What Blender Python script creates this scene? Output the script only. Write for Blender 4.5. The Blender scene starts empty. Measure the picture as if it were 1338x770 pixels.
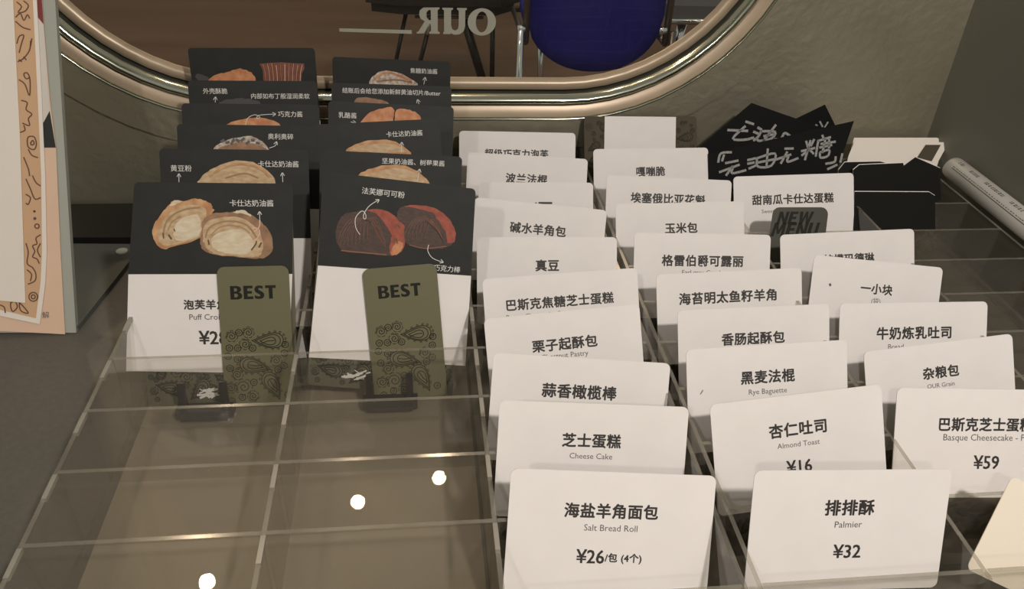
import bpy, bmesh, math, random
from mathutils import Matrix, Vector
random.seed(7)
S = bpy.context.scene
C = S.collection
PI = math.pi

# ------------------------------------------------------------------ camera
cam_data = bpy.data.cameras.new('camera'); cam = bpy.data.objects.new('camera', cam_data); C.objects.link(cam)
f_px = 1070.6226
cam_data.sensor_width = 36.0; cam_data.lens = f_px / 1338 * 36.0
cam_data.clip_start = 0.01; cam_data.clip_end = 60
pitch, yaw, roll = 0.5908, 0.1328, 0.0507
cp, sp, cy_, sy_, cr, sr = math.cos(pitch), math.sin(pitch), math.cos(yaw), math.sin(yaw), math.cos(roll), math.sin(roll)
fw = Vector((sy_*cp, cy_*cp, -sp)); rt0 = Vector((cy_, -sy_, 0)); up0 = rt0.cross(fw)
rt = cr*rt0 + sr*up0; up = -sr*rt0 + cr*up0
cam.matrix_world = Matrix(((rt.x, up.x, -fw.x, 0.1596), (rt.y, up.y, -fw.y, 0.0), (rt.z, up.z, -fw.z, 0.2709), (0, 0, 0, 1)))
S.camera = cam

# ------------------------------------------------------------------ world, lights, exposure
S.view_settings.view_transform = 'Standard'; S.view_settings.look = 'None'
S.view_settings.gamma = 1; S.view_settings.use_curve_mapping = False
S.view_settings.exposure = 0.46
S.cycles.transparent_max_bounces = 40
S.cycles.max_bounces = 10
W_ = bpy.data.worlds.new('world'); S.world = W_; W_.use_nodes = True
W_.node_tree.nodes['Background'].inputs[0].default_value = (0.49, 0.455, 0.405, 1)
W_.node_tree.nodes['Background'].inputs[1].default_value = 0.45

def lamp(name, loc, power, radius, color, kind='POINT'):
    l = bpy.data.lights.new(name, kind); l.energy = power; l.shadow_soft_size = radius; l.color = color
    o = bpy.data.objects.new(name, l); C.objects.link(o); o.location = loc
    return o
lamp('ceiling_lamp', (0.45, -0.26, 0.72), 15.5, 0.022, (1.0, 0.925, 0.865))
lamp('ceiling_lamp', (-0.31, -0.83, 1.00), 9.0, 0.020, (1.0, 0.915, 0.85))
# pendant lamps in a row in the room beyond the porthole; the clear trays mirror them
for p, e in (((-0.49, 2.18, 1.5), 9), ((-0.04, 1.69, 1.5), 4), ((-0.42, 1.44, 1.5), 9), ((0.20, 1.77, 1.5), 5), ((0.9, 2.6, 1.5), 9)):
    lamp('pendant_lamp', p, e, 0.02, (1.0, 0.74, 0.50))

# ------------------------------------------------------------------ materials
def mat(name, color, rough=0.6, metal=0.0, noise=None, bump=None, spec=0.5, coat=0.0, emit=None):
    m = bpy.data.materials.new(name); m.use_nodes = True; nt = m.node_tree; b = nt.nodes['Principled BSDF']
    b.inputs['Base Color'].default_value = (*color, 1); b.inputs['Roughness'].default_value = rough
    b.inputs['Metallic'].default_value = metal; b.inputs['Specular IOR Level'].default_value = spec
    b.inputs['Coat Weight'].default_value = coat
    if noise:
        scale, c2, stretch = noise[0], noise[1], (noise[2] if len(noise) > 2 else (1, 1, 1))
        tc = nt.nodes.new('ShaderNodeTexCoord'); mp = nt.nodes.new('ShaderNodeMapping'); mp.inputs['Scale'].default_value = stretch
        n = nt.nodes.new('ShaderNodeTexNoise'); n.inputs['Scale'].default_value = scale; n.inputs['Detail'].default_value = 6
        r = nt.nodes.new('ShaderNodeValToRGB'); r.color_ramp.elements[0].position = 0.35; r.color_ramp.elements[1].position = 0.68
        r.color_ramp.elements[0].color = (*color, 1); r.color_ramp.elements[1].color = (*c2, 1)
        L = nt.links.new
        L(tc.outputs['Object'], mp.inputs[0]); L(mp.outputs[0], n.inputs['Vector']); L(n.outputs['Fac'], r.inputs[0]); L(r.outputs[0], b.inputs['Base Color'])
    if bump:
        tc = nt.nodes.new('ShaderNodeTexCoord'); mp = nt.nodes.new('ShaderNodeMapping'); mp.inputs['Scale'].default_value = bump[2] if len(bump) > 2 else (1, 1, 1)
        n = nt.nodes.new('ShaderNodeTexNoise'); n.inputs['Scale'].default_value = bump[0]; n.inputs['Detail'].default_value = 4
        bp = nt.nodes.new('ShaderNodeBump'); bp.inputs['Strength'].default_value = bump[1]; bp.inputs['Distance'].default_value = 0.002
        L = nt.links.new
        L(tc.outputs['Object'], mp.inputs[0]); L(mp.outputs[0], n.inputs['Vector']); L(n.outputs['Fac'], bp.inputs['Height']); L(bp.outputs[0], b.inputs['Normal'])
    return m
def acrylic(name, tint, haze, haze_col, rough=0.006, ior=1.49):
    m = bpy.data.materials.new(name); m.use_nodes = True; nt = m.node_tree; nt.nodes.clear(); N = nt.nodes.new; L = nt.links.new
    out = N('ShaderNodeOutputMaterial'); tr = N('ShaderNodeBsdfTransparent'); tr.inputs[0].default_value = (*tint, 1)
    gl = N('ShaderNodeBsdfGlossy'); gl.inputs['Roughness'].default_value = rough
    df = N('ShaderNodeBsdfDiffuse'); df.inputs[0].default_value = (*haze_col, 1)
    ns = N('ShaderNodeTexNoise'); ns.inputs['Scale'].default_value = 30; ns.inputs['Detail'].default_value = 5
    tc = N('ShaderNodeTexCoord'); L(tc.outputs['Object'], ns.inputs['Vector'])
    hz = N('ShaderNodeMath'); hz.operation = 'MULTIPLY'; hz.inputs[1].default_value = haze * 2; L(ns.outputs['Fac'], hz.inputs[0])
    m1 = N('ShaderNodeMixShader'); L(hz.outputs[0], m1.inputs[0]); L(tr.outputs[0], m1.inputs[1]); L(df.outputs[0], m1.inputs[2])
    fr = N('ShaderNodeFresnel'); fr.inputs[0].default_value = ior
    geo = N('ShaderNodeNewGeometry'); inv = N('ShaderNodeMath'); inv.operation = 'SUBTRACT'; inv.inputs[0].default_value = 1; L(geo.outputs['Backfacing'], inv.inputs[1])
    mu = N('ShaderNodeMath'); mu.operation = 'MULTIPLY'; L(fr.outputs[0], mu.inputs[0]); L(inv.outputs[0], mu.inputs[1])
    bp = N('ShaderNodeBump'); bp.inputs['Strength'].default_value = 0.005; bp.inputs['Distance'].default_value = 0.001
    n2 = N('ShaderNodeTexNoise'); n2.inputs['Scale'].default_value = 12; L(tc.outputs['Object'], n2.inputs['Vector']); L(n2.outputs['Fac'], bp.inputs['Height']); L(bp.outputs[0], gl.inputs['Normal'])
    m2 = N('ShaderNodeMixShader'); L(mu.outputs[0], m2.inputs[0]); L(m1.outputs[0], m2.inputs[1]); L(gl.outputs[0], m2.inputs[2])
    L(m2.outputs[0], out.inputs[0]); return m

M = {}
M['paper'] = mat('white_card_paper', (0.80, 0.765, 0.735), 0.75, noise=(60, (0.775, 0.74, 0.71)))
M['cream'] = mat('cream_card_paper', (0.86, 0.78, 0.64), 0.7)
M['ink'] = mat('dark_ink', (0.030, 0.026, 0.024), 0.6)
M['thin'] = mat('soft_dark_ink', (0.085, 0.075, 0.070), 0.6)
M['smudge'] = mat('grey_smudge', (0.12, 0.11, 0.11), 0.8)
M['ink_white'] = mat('white_ink', (0.72, 0.70, 0.66), 0.6)
M['chalk'] = mat('chalk_strokes', (0.36, 0.36, 0.34), 0.9, noise=(900, (0.20, 0.20, 0.19)))
M['black'] = mat('black_card', (0.015, 0.016, 0.014), 0.6, noise=(80, (0.020, 0.021, 0.018)), spec=0.35)
M['sign_black'] = mat('chalkboard_black', (0.004, 0.0045, 0.004), 0.8, spec=0.2)
M['olive'] = mat('olive_card', (0.105, 0.098, 0.062), 0.6)
M['olive_tag'] = mat('olive_tag', (0.135, 0.125, 0.062), 0.55)
M['olive_dark'] = mat('dark_olive_card', (0.075, 0.062, 0.040), 0.7, spec=0.2)
M['newtag'] = mat('dark_olive_tag', (0.045, 0.043, 0.028), 0.5)
M['olive_black'] = mat('near_black_olive_card', (0.008, 0.008, 0.006), 0.7, spec=0.15)
M['paisley'] = mat('paisley_ink', (0.020, 0.019, 0.013), 0.7, spec=0.2)
M['tagink'] = mat('tag_ink', (0.014, 0.015, 0.011), 0.6, spec=0.2)
M['bread_crust'] = mat('bread_crust_print', (0.42, 0.20, 0.085), 0.6, noise=(160, (0.60, 0.36, 0.18)))
M['bread_crumb'] = mat('bread_crumb_print', (0.58, 0.44, 0.27), 0.6, noise=(220, (0.44, 0.28, 0.14), (1, 2, 1)))
M['bread_cream'] = mat('bread_cream_print', (0.68, 0.60, 0.45), 0.6, noise=(180, (0.58, 0.46, 0.30), (1, 2.5, 1)))
M['bread_white'] = mat('sugared_print', (0.62, 0.56, 0.48), 0.6, noise=(500, (0.30, 0.20, 0.13)))
M['bread_brown'] = mat('brown_crust_print', (0.22, 0.125, 0.07), 0.6, noise=(200, (0.36, 0.20, 0.11)))
M['bread_orange'] = mat('orange_crust_print', (0.46, 0.17, 0.07), 0.6, noise=(220, (0.62, 0.30, 0.14)))
M['bread_red'] = mat('red_crust_print', (0.36, 0.085, 0.05), 0.6, noise=(300, (0.25, 0.05, 0.03)))
M['pastry_red'] = mat('red_pastry_print', (0.14, 0.045, 0.03), 0.6, noise=(300, (0.22, 0.08, 0.05)))
M['bread_pink'] = mat('pink_print', (0.70, 0.42, 0.32), 0.6)
M['bread_streak'] = mat('crumb_streak_print', (0.34, 0.21, 0.11), 0.6)
M['bread_hole'] = mat('crumb_hole_print', (0.13, 0.075, 0.035), 0.6)
M['choc'] = mat('chocolate_crumb_print', (0.050, 0.030, 0.022), 0.6, noise=(350, (0.085, 0.048, 0.036), (1, 3, 1)))
M['choc_streak'] = mat('chocolate_streak_print', (0.13, 0.085, 0.065), 0.6)
M['choc_crust'] = mat('chocolate_crust_print', (0.24, 0.10, 0.065), 0.6)
M['crumb_grey'] = mat('grey_crumb_print', (0.10, 0.10, 0.10), 0.6)
M['crumb_dark'] = mat('dark_bun_print', (0.055, 0.055, 0.055), 0.6)
M['peach'] = mat('peach_sheet', (0.70, 0.49, 0.35), 0.7, noise=(25, (0.73, 0.53, 0.39)))
M['red_print'] = mat('red_print', (0.20, 0.03, 0.025), 0.6)
M['pale_print'] = mat('pale_print', (0.62, 0.58, 0.52), 0.6)
M['black_print'] = mat('black_print', (0.012, 0.013, 0.012), 0.6)
M['tan_print'] = mat('tan_print', (0.60, 0.38, 0.22), 0.7)
M['brown_ink'] = mat('brown_ink', (0.13, 0.065, 0.04), 0.7)
M['sheet_white'] = mat('white_sheet', (0.78, 0.72, 0.64), 0.7)
M['board'] = mat('grey_board', (0.36, 0.37, 0.32), 0.5)
M['slab'] = mat('dark_grey_slab', (0.10, 0.105, 0.095), 0.4)
M['void'] = mat('shade_black', (0.010, 0.010, 0.010), 0.45)
M['clip'] = mat('black_clip_plastic', (0.012, 0.012, 0.012), 0.3)
M['acrylic'] = acrylic('clear_acrylic', (0.95, 0.945, 0.93), 0.035, (0.5, 0.47, 0.41))
M['edge'] = acrylic('acrylic_cut_edge', (0.60, 0.59, 0.54), 0.18, (0.70, 0.66, 0.56), 0.12)
M['edge_bright'] = acrylic('cut_edge_glint', (0.40, 0.39, 0.35), 0.26, (0.80, 0.76, 0.66), 0.2)
M['reflection_tan'] = mat('tan_reflection', (0.25, 0.218, 0.17), 0.35, noise=(14, (0.29, 0.255, 0.20)), spec=0.6)
M['counter'] = mat('dark_counter', (0.105, 0.098, 0.084), 0.42, noise=(300, (0.120, 0.112, 0.096)))
M['metal'] = mat('galvanised_wall_metal', (0.50, 0.465, 0.345), 0.40, 0.80, noise=(7, (0.66, 0.61, 0.46)), bump=(140, 0.30))
M['side'] = mat('dark_side_wall', (0.16, 0.158, 0.13), 0.55, noise=(5, (0.18, 0.178, 0.145)))
M['frame'] = mat('tan_reflection_frame', (0.42, 0.325, 0.225), 0.36, 0.25, noise=(30, (0.37, 0.29, 0.20)))  # tan base colour stands in for warm wood reflected in the steel
M['bead'] = mat('polished_bead', (0.50, 0.52, 0.42), 0.16, 1.0)
M['groove'] = mat('dark_groove', (0.035, 0.038, 0.03), 0.5)
M['glass'] = acrylic('window_glass', (0.95, 0.95, 0.93), 0.008, (0.5, 0.45, 0.36), 0.01, 1.2)
M['decal'] = mat('grey_glass_decal', (0.34, 0.33, 0.27), 0.6)
M['floor'] = mat('brown_floor', (0.20, 0.128, 0.085), 0.38, noise=(1.6, (0.26, 0.175, 0.12), (0.5, 3, 1)))
M['far'] = mat('far_wall', (0.22, 0.17, 0.12), 0.7)
M['blue'] = mat('blue_mesh_fabric', (0.014, 0.016, 0.22), 0.7, noise=(420, (0.026, 0.030, 0.34)), spec=0.2)
M['chair_metal'] = mat('chair_grey_metal', (0.16, 0.15, 0.14), 0.3, 0.7)
M['chrome'] = mat('chrome', (0.72, 0.80, 0.84), 0.12, 1.0)
M['dark_fabric'] = mat('dark_upholstery', (0.022, 0.020, 0.020), 0.7)
M['grey_seat'] = mat('grey_seat', (0.13, 0.135, 0.15), 0.45)
M['pen_white'] = mat('marker_white_barrel', (0.42, 0.405, 0.365), 0.35)
M['pen_print'] = mat('marker_print', (0.10, 0.10, 0.09), 0.5)
M['dot'] = mat('pale_spot', (0.50, 0.50, 0.44), 0.6)
M['torn'] = mat('torn_paper_fibre', (0.72, 0.70, 0.66), 0.9)

# ------------------------------------------------------------------ helpers
def link(name, me, m=None, parent=None, mw=None):
    o = bpy.data.objects.new(name, me); C.objects.link(o)
    if m is not None:
        if isinstance(m, (list, tuple)):
            if len(me.materials) == 0:
                for x in m: me.materials.append(M[x])
        elif len(me.materials) == 0: me.materials.append(M[m])
    if mw is not None: o.matrix_world = mw
    if parent is not None: o.parent = parent
    return o
def pyd(verts, faces, mi=None):
    me = bpy.data.meshes.new('mesh'); me.from_pydata([tuple(v) for v in verts], [], faces); me.validate()
    if mi: 
        for p, i in zip(me.polygons, mi): p.material_index = i
    me.update(); return me
def struct(o): o['kind'] = 'structure'; return o
def tag(o, label, cat, group=None):
    o['label'] = label; o['category'] = cat
    if group: o['group'] = group
    return o
def empty(name, loc=(0, 0, 0), rot=None):
    o = bpy.data.objects.new(name, None); C.objects.link(o); o.location = loc; o.empty_display_size = 0.01
    if rot: o.rotation_euler = rot
    return o
class B:
    def __init__(s): s.v = []; s.f = []; s.m = []
    def add(s, vs, fs, m=0):
        n = len(s.v); s.v += [tuple(v) for v in vs]; s.f += [tuple(i + n for i in f) for f in fs]; s.m += [m]*len(fs); return s
    def box(s, x0, x1, y0, y1, z0, z1, m=0, top=None):
        vs = [(x, y, z) for z in (z0, z1) for y in (y0, y1) for x in (x0, x1)]
        fs = [(0, 2, 3, 1), (4, 5, 7, 6), (0, 1, 5, 4), (2, 6, 7, 3), (0, 4, 6, 2), (1, 3, 7, 5)]
        n = len(s.f); s.add(vs, fs, m)
        if top is not None: s.m[n+1] = top
        return s
    def prism(s, pts, z0, z1, m=0):
        k = len(pts)
        a = sum(pts[i][0]*pts[(i+1) % k][1]-pts[(i+1) % k][0]*pts[i][1] for i in range(k))
        if a < 0: pts = pts[::-1]
        vs = [(x, y, z0) for x, y in pts] + [(x, y, z1) for x, y in pts]
        fs = [tuple(range(k))[::-1], tuple(range(k, 2*k))] + [(i, (i+1) % k, k+(i+1) % k, k+i) for i in range(k)]
        return s.add(vs, fs, m)
    def tube(s, pts, r, seg=10, m=0, cap=True):
        pts = [Vector(p) for p in pts]; rs = r if isinstance(r, (list, tuple)) else [r]*len(pts); n0 = len(s.v); vs = []; fs = []
        ref = None
        for i, p in enumerate(pts):
            d = (pts[min(i+1, len(pts)-1)] - pts[max(i-1, 0)]).normalized()
            if ref is None: ref = d.orthogonal().normalized()
            u = (ref - d*ref.dot(d)).normalized(); ref = u; w = d.cross(u)
            for j in range(seg):
                a = 2*PI*j/seg; vs.append(p + (u*math.cos(a) + w*math.sin(a))*rs[i])
        for i in range(len(pts)-1):
            for j in range(seg):
                a, b = i*seg+j, i*seg+(j+1) % seg; fs.append((a, b, b+seg, a+seg))
        if cap: fs += [tuple(range(seg))[::-1], tuple(range((len(pts)-1)*seg, len(pts)*seg))]
        return s.add(vs, fs, m)
    def obj(s, name, m, parent=None, smooth=False, mw=None):
        me = pyd(s.v, s.f, s.m)
        if smooth:
            for p in me.polygons: p.use_smooth = True
        return link(name, me, m, parent, mw)
def rrect(w, h, r, y0=0.0, corners=(1, 1, 1, 1), n=4):
    """rounded rectangle centred on x, base at y0 (corners: bl, br, tr, tl)"""
    P = []; C4 = [(-w/2, y0, 180), (w/2, y0, 270), (w/2, y0+h, 0), (-w/2, y0+h, 90)]
    for (x, y, a0), on in zip(C4, corners):
        if not on: P.append((x, y)); continue
        cx = x + (r if x < 0 else -r); cy = y + (r if y == y0 else -r)
        for i in range(n+1):
            a = math.radians(a0 + 90*i/n); P.append((cx + r*math.cos(a), cy + r*math.sin(a)))
    return P
def scale(pts, k=0.001): return [(x*k, y*k) for x, y in pts]
def smooth_line(p, n=4):
    if len(p) < 3: return p
    q = [p[0]] + list(p) + [p[-1]]; out = []
    for i in range(1, len(q)-2):
        a, b, c, d = q[i-1], q[i], q[i+1], q[i+2]
        for k in range(n):
            t = k/n
            out.append(tuple(0.5*((2*b[j]) + (-a[j]+c[j])*t + (2*a[j]-5*b[j]+4*c[j]-d[j])*t*t + (-a[j]+3*b[j]-3*c[j]+d[j])*t**3) for j in (0, 1)))
    return out + [p[-1]]
def ribbon(bb, pts, w, z, m=0):
    """flat printed stroke (mm)"""
    n = len(pts); L = []; R = []
    for i in range(n):
        a = pts[max(i-1, 0)]; b = pts[min(i+1, n-1)]; dx, dy = b[0]-a[0], b[1]-a[1]; l = math.hypot(dx, dy) or 1
        nx, ny = -dy/l*w/2, dx/l*w/2
        ex, ey = (0, 0) if 0 < i < n-1 else ((-dx/l*w/3, -dy/l*w/3) if i == 0 else (dx/l*w/3, dy/l*w/3))
        L.append((pts[i][0]+nx+ex, pts[i][1]+ny+ey)); R.append((pts[i][0]-nx+ex, pts[i][1]-ny+ey))
    vs = [(x*.001, y*.001, z*.001) for x, y in L] + [(x*.001, y*.001, z*.001) for x, y in R]
    bb.add(vs, [(i, n+i, n+i+1, i+1) for i in range(n-1)], m)
def polyfill(bb, pts, z, m=0):
    """flat filled print, triangulated so that concave outlines stay clean (mm)"""
    from mathutils.geometry import tessellate_polygon
    tris = tessellate_polygon([[Vector((x, y, 0)) for x, y in pts]])
    a = sum(pts[i][0]*pts[(i+1) % len(pts)][1]-pts[(i+1) % len(pts)][0]*pts[i][1] for i in range(len(pts)))
    fs = []
    for t in tris:
        p = [pts[i] for i in t]; ar = (p[1][0]-p[0][0])*(p[2][1]-p[0][1])-(p[2][0]-p[0][0])*(p[1][1]-p[0][1])
        fs.append(tuple(t) if ar > 0 else tuple(t)[::-1])
    bb.add([(x*.001, y*.001, z*.001) for x, y in pts], fs, m)
def rough_edge(pts, amp, rnd, n=3):
    out = []
    for i, a in enumerate(pts):
        b = pts[(i+1) % len(pts)]
        for k in range(n):
            t = k/n; out.append((a[0]+(b[0]-a[0])*t + (rnd.uniform(-amp, amp)), a[1]+(b[1]-a[1])*t + (rnd.uniform(-amp, amp))))
    return out
def closed_smooth(p, n=3):
    k = len(p); out = []
    for i in range(k):
        a, b, c, d = p[i-1], p[i], p[(i+1) % k], p[(i+2) % k]
        for j in range(n):
            t = j/n
            out.append(tuple(0.5*((2*b[q]) + (-a[q]+c[q])*t + (2*a[q]-5*b[q]+4*c[q]-d[q])*t*t + (-a[q]+3*b[q]-3*c[q]+d[q])*t**3) for q in (0, 1)))
    return out
_txt = {}
def text_mesh(body, width, style):
    """lettering as a flat mesh, centred, width in mm"""
    off = {'bold': 0.031, 'thin': 0.0, 'price': 0.020, 'thinwhite': 0.004, 'tagbold': 0.075, 'tagital': 0.038}[style]
    c = bpy.data.curves.new('lettering', 'FONT'); c.body = body; c.resolution_u = 2; c.fill_mode = 'FRONT'
    c.shear = 0.3 if style == 'tagital' else 0.0
    if style in ('bold',): c.space_character = 1.06
    o = bpy.data.objects.new('t', c); C.objects.link(o)
    dg = bpy.context.evaluated_depsgraph_get(); me = bpy.data.meshes.new_from_object(o.evaluated_get(dg))
    bpy.data.objects.remove(o); bpy.data.curves.remove(c)
    xs = [v.co.x for v in me.vertices]; ys = [v.co.y for v in me.vertices]
    k = width*.001/(max(xs)-min(xs)); mx = (max(xs)+min(xs))/2; my = (max(ys)+min(ys))/2
    sy = 1.0 if style in ('thin', 'thinwhite', 'tagital', 'bold') else 1.05
    V = [((v.co.x-mx)*k, (v.co.y-my)*k*sy) for v in me.vertices]; F = [tuple(p.vertices) for p in me.polygons]
    if not off: dirs = [(0, 0)]
    elif off < .01: dirs = [(-1, 0), (1, 0)]
    else: dirs = [(math.cos(a*PI/4), math.sin(a*PI/4)) for a in range(8)] if off > .03 else [(-1, -.6), (1, -.6), (1, .6), (-1, .6), (0, 0)]
    o2 = off*k; vs = []; fs = []
    for q, (dx, dy) in enumerate(dirs):
        n0 = len(vs); vs += [(x+dx*o2, y+dy*o2, q*0.000004) for x, y in V]; fs += [tuple(i+n0 for i in f) for f in F]
    bpy.data.meshes.remove(me); me = bpy.data.meshes.new('lettering'); me.from_pydata(vs, [], fs); me.update(); return me
def paisley(bb, w, h, seed, u, lw, z=0.0, m=0, x0=None, y0=0.0, dense=1.0):
    """scattered paisley line motifs inside a w x h mm rectangle"""
    rnd = random.Random(seed); x0 = -w/2 if x0 is None else x0; placed = []
    def put(pts, wd=lw):
        pts = [(max(x0+.3, min(x0+w-.3, x)), max(y0+.3, min(y0+h-.3, y))) for x, y in pts]; ribbon(bb, pts, wd, z, m)
    for _ in range(int(1500*dense)):
        s = u*rnd.choice((1.0, 0.9, 0.8, 0.62, 0.45, 0.3, 0.22) if _ > 60 else (1.0, .85)); x = x0 + rnd.uniform(s*.5, max(w-s*.5, s*.5+.1)); y = y0 + rnd.uniform(s*.5, max(h-s*.5, s*.5+.1))
        if any((x-a)**2+(y-b)**2 < ((s+c)*.41)**2 for a, b, c in placed): continue
        placed.append((x, y, s)); a0 = rnd.uniform(0, 2*PI); ca, sa = math.cos(a0), math.sin(a0)
        T = lambda px, py: (x+(px*ca-py*sa)*s, y+(px*sa+py*ca)*s)
        if s > u*.5:
            def drop(k, n=18):
                o = []
                for i in range(n+1):
                    t = 2*PI*i/n; r = .30*k*(1-.55*math.cos(t)); yy = -.48*k*math.cos(t)
                    o.append((.34*k*math.sin(t)*(math.sin(t/2)**1.3)+.12*k*math.cos(t/2)**6*(1), -yy*1.0))
                return o
            for k in (1.0, .8, .5): put([T(px, py) for px, py in drop(k)])
            for i in range(3, 16):
                px, py = drop(1.14, 18)[i]; put([T(px+.035*math.cos(q), py+.035*math.sin(q)) for q in (0, 1.6, 3.2, 4.8, 6.3)], lw*.8)
            put([T(0, -.2), T(.02, 0), T(-.02, .2)])
        elif s > u*.28:
            put([T(.42*(i/16)*math.cos(i*.75), .42*(i/16)*math.sin(i*.75)) for i in range(2, 17)])
            for q in range(7):
                a = q*2*PI/7; put([T(.47*math.cos(a), .47*math.sin(a)), T(.53*math.cos(a+.3), .53*math.sin(a+.3)), T(.47*math.cos(a+.6), .47*math.sin(a+.6))], lw*.8)
        else:
            put([T(.42*math.cos(q*.9), .42*math.sin(q*.9)) for q in range(8)]); put([T(.16*math.cos(q*1.26), .16*math.sin(q*1.26)) for q in range(6)], lw*.8)
            if s > u*.25: put([T(.5, 0), T(.75, .2), T(.8, .5)])
    return bb
_pm = {}
def paisley_mesh(key, *a, **k):
    if key not in _pm:
        bb = B(); paisley(bb, *a, **k); _pm[key] = pyd(bb.v, bb.f, bb.m); _pm[key].materials.append(M['paisley'])
    return _pm[key]

def board_frame(root, lean, rl):
    l = math.radians(lean); r = math.radians(rl)
    ex = Vector((1, 0, 0)); ey = Vector((0, math.sin(l), math.cos(l))); ez = ex.cross(ey)
    a = ex*math.cos(r) + ey*math.sin(r); b = -ex*math.sin(r) + ey*math.cos(r)
    return Matrix(((a.x, b.x, ez.x, root[0]), (a.y, b.y, ez.y, root[1]), (a.z, b.z, ez.z, root[2]), (0, 0, 0, 1)))

GLY = {'B': (86, [[(0,0),(0,100),(52,100),(72,92),(80,74),(72,57),(62,52),(78,44),(86,27),(78,8),(56,0)],[(28,60),(28,84),(44,84),(52,72),(44,60)],[(28,16),(28,43),(46,43),(56,30),(46,16)]]),
 'E': (68, [[(0,0),(0,100),(66,100),(66,80),(28,80),(28,60),(60,60),(60,41),(28,41),(28,20),(68,20),(68,0)]]),
 'S': (70, [[(2,6),(2,30),(18,21),(36,19),(42,25),(38,33),(12,48),(2,62),(2,78),(12,94),(32,101),(62,96),(62,74),(46,80),(32,81),(28,74),(34,66),(58,52),(70,38),(70,20),(58,4),(36,-1),(16,1)]]),
 'T': (76, [[(0,78),(0,100),(76,100),(76,78),(52,80),(52,0),(24,0),(24,80)]]),
 'N': (80, [[(0,0),(0,100),(26,100),(56,42),(56,100),(80,100),(80,0),(56,0),(24,60),(24,0)]]),
 'W': (118, [[(0,100),(28,100),(38,40),(50,100),(70,100),(82,40),(92,100),(118,100),(98,0),(74,0),(60,62),(46,0),(22,0)]]),
 'M': (100, [[(0,0),(6,100),(34,100),(50,48),(66,100),(94,100),(100,0),(76,0),(73,60),(60,18),(41,18),(27,60),(24,0)]]),
 'U': (78, [[(0,100),(26,100),(26,34),(34,20),(46,20),(54,34),(54,100),(78,100),(78,28),(62,4),(40,-2),(16,4),(0,28)]])}
def glyph_mesh(word, width, shear):
    c = bpy.data.curves.new('g', 'CURVE'); c.dimensions = '2D'; c.fill_mode = 'FRONT'
    tot = sum(GLY[q][0] for q in word) + 9*(len(word)-1); k = width*.001/tot; x0 = -tot/2
    for q in word:
        for lp in GLY[q][1]:
            s = c.splines.new('POLY'); s.points.add(len(lp)-1); s.use_cyclic_u = True
            for p, (x, y) in zip(s.points, lp): p.co = ((x0+x+shear*(y-50))*k, (y-50)*k, 0, 1)
        x0 += GLY[q][0] + 9
    o = bpy.data.objects.new('g', c); C.objects.link(o); dg = bpy.context.evaluated_depsgraph_get()
    me = bpy.data.meshes.new_from_object(o.evaluated_get(dg)); bpy.data.objects.remove(o); bpy.data.curves.remove(c); me.materials.clear(); return me

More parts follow.
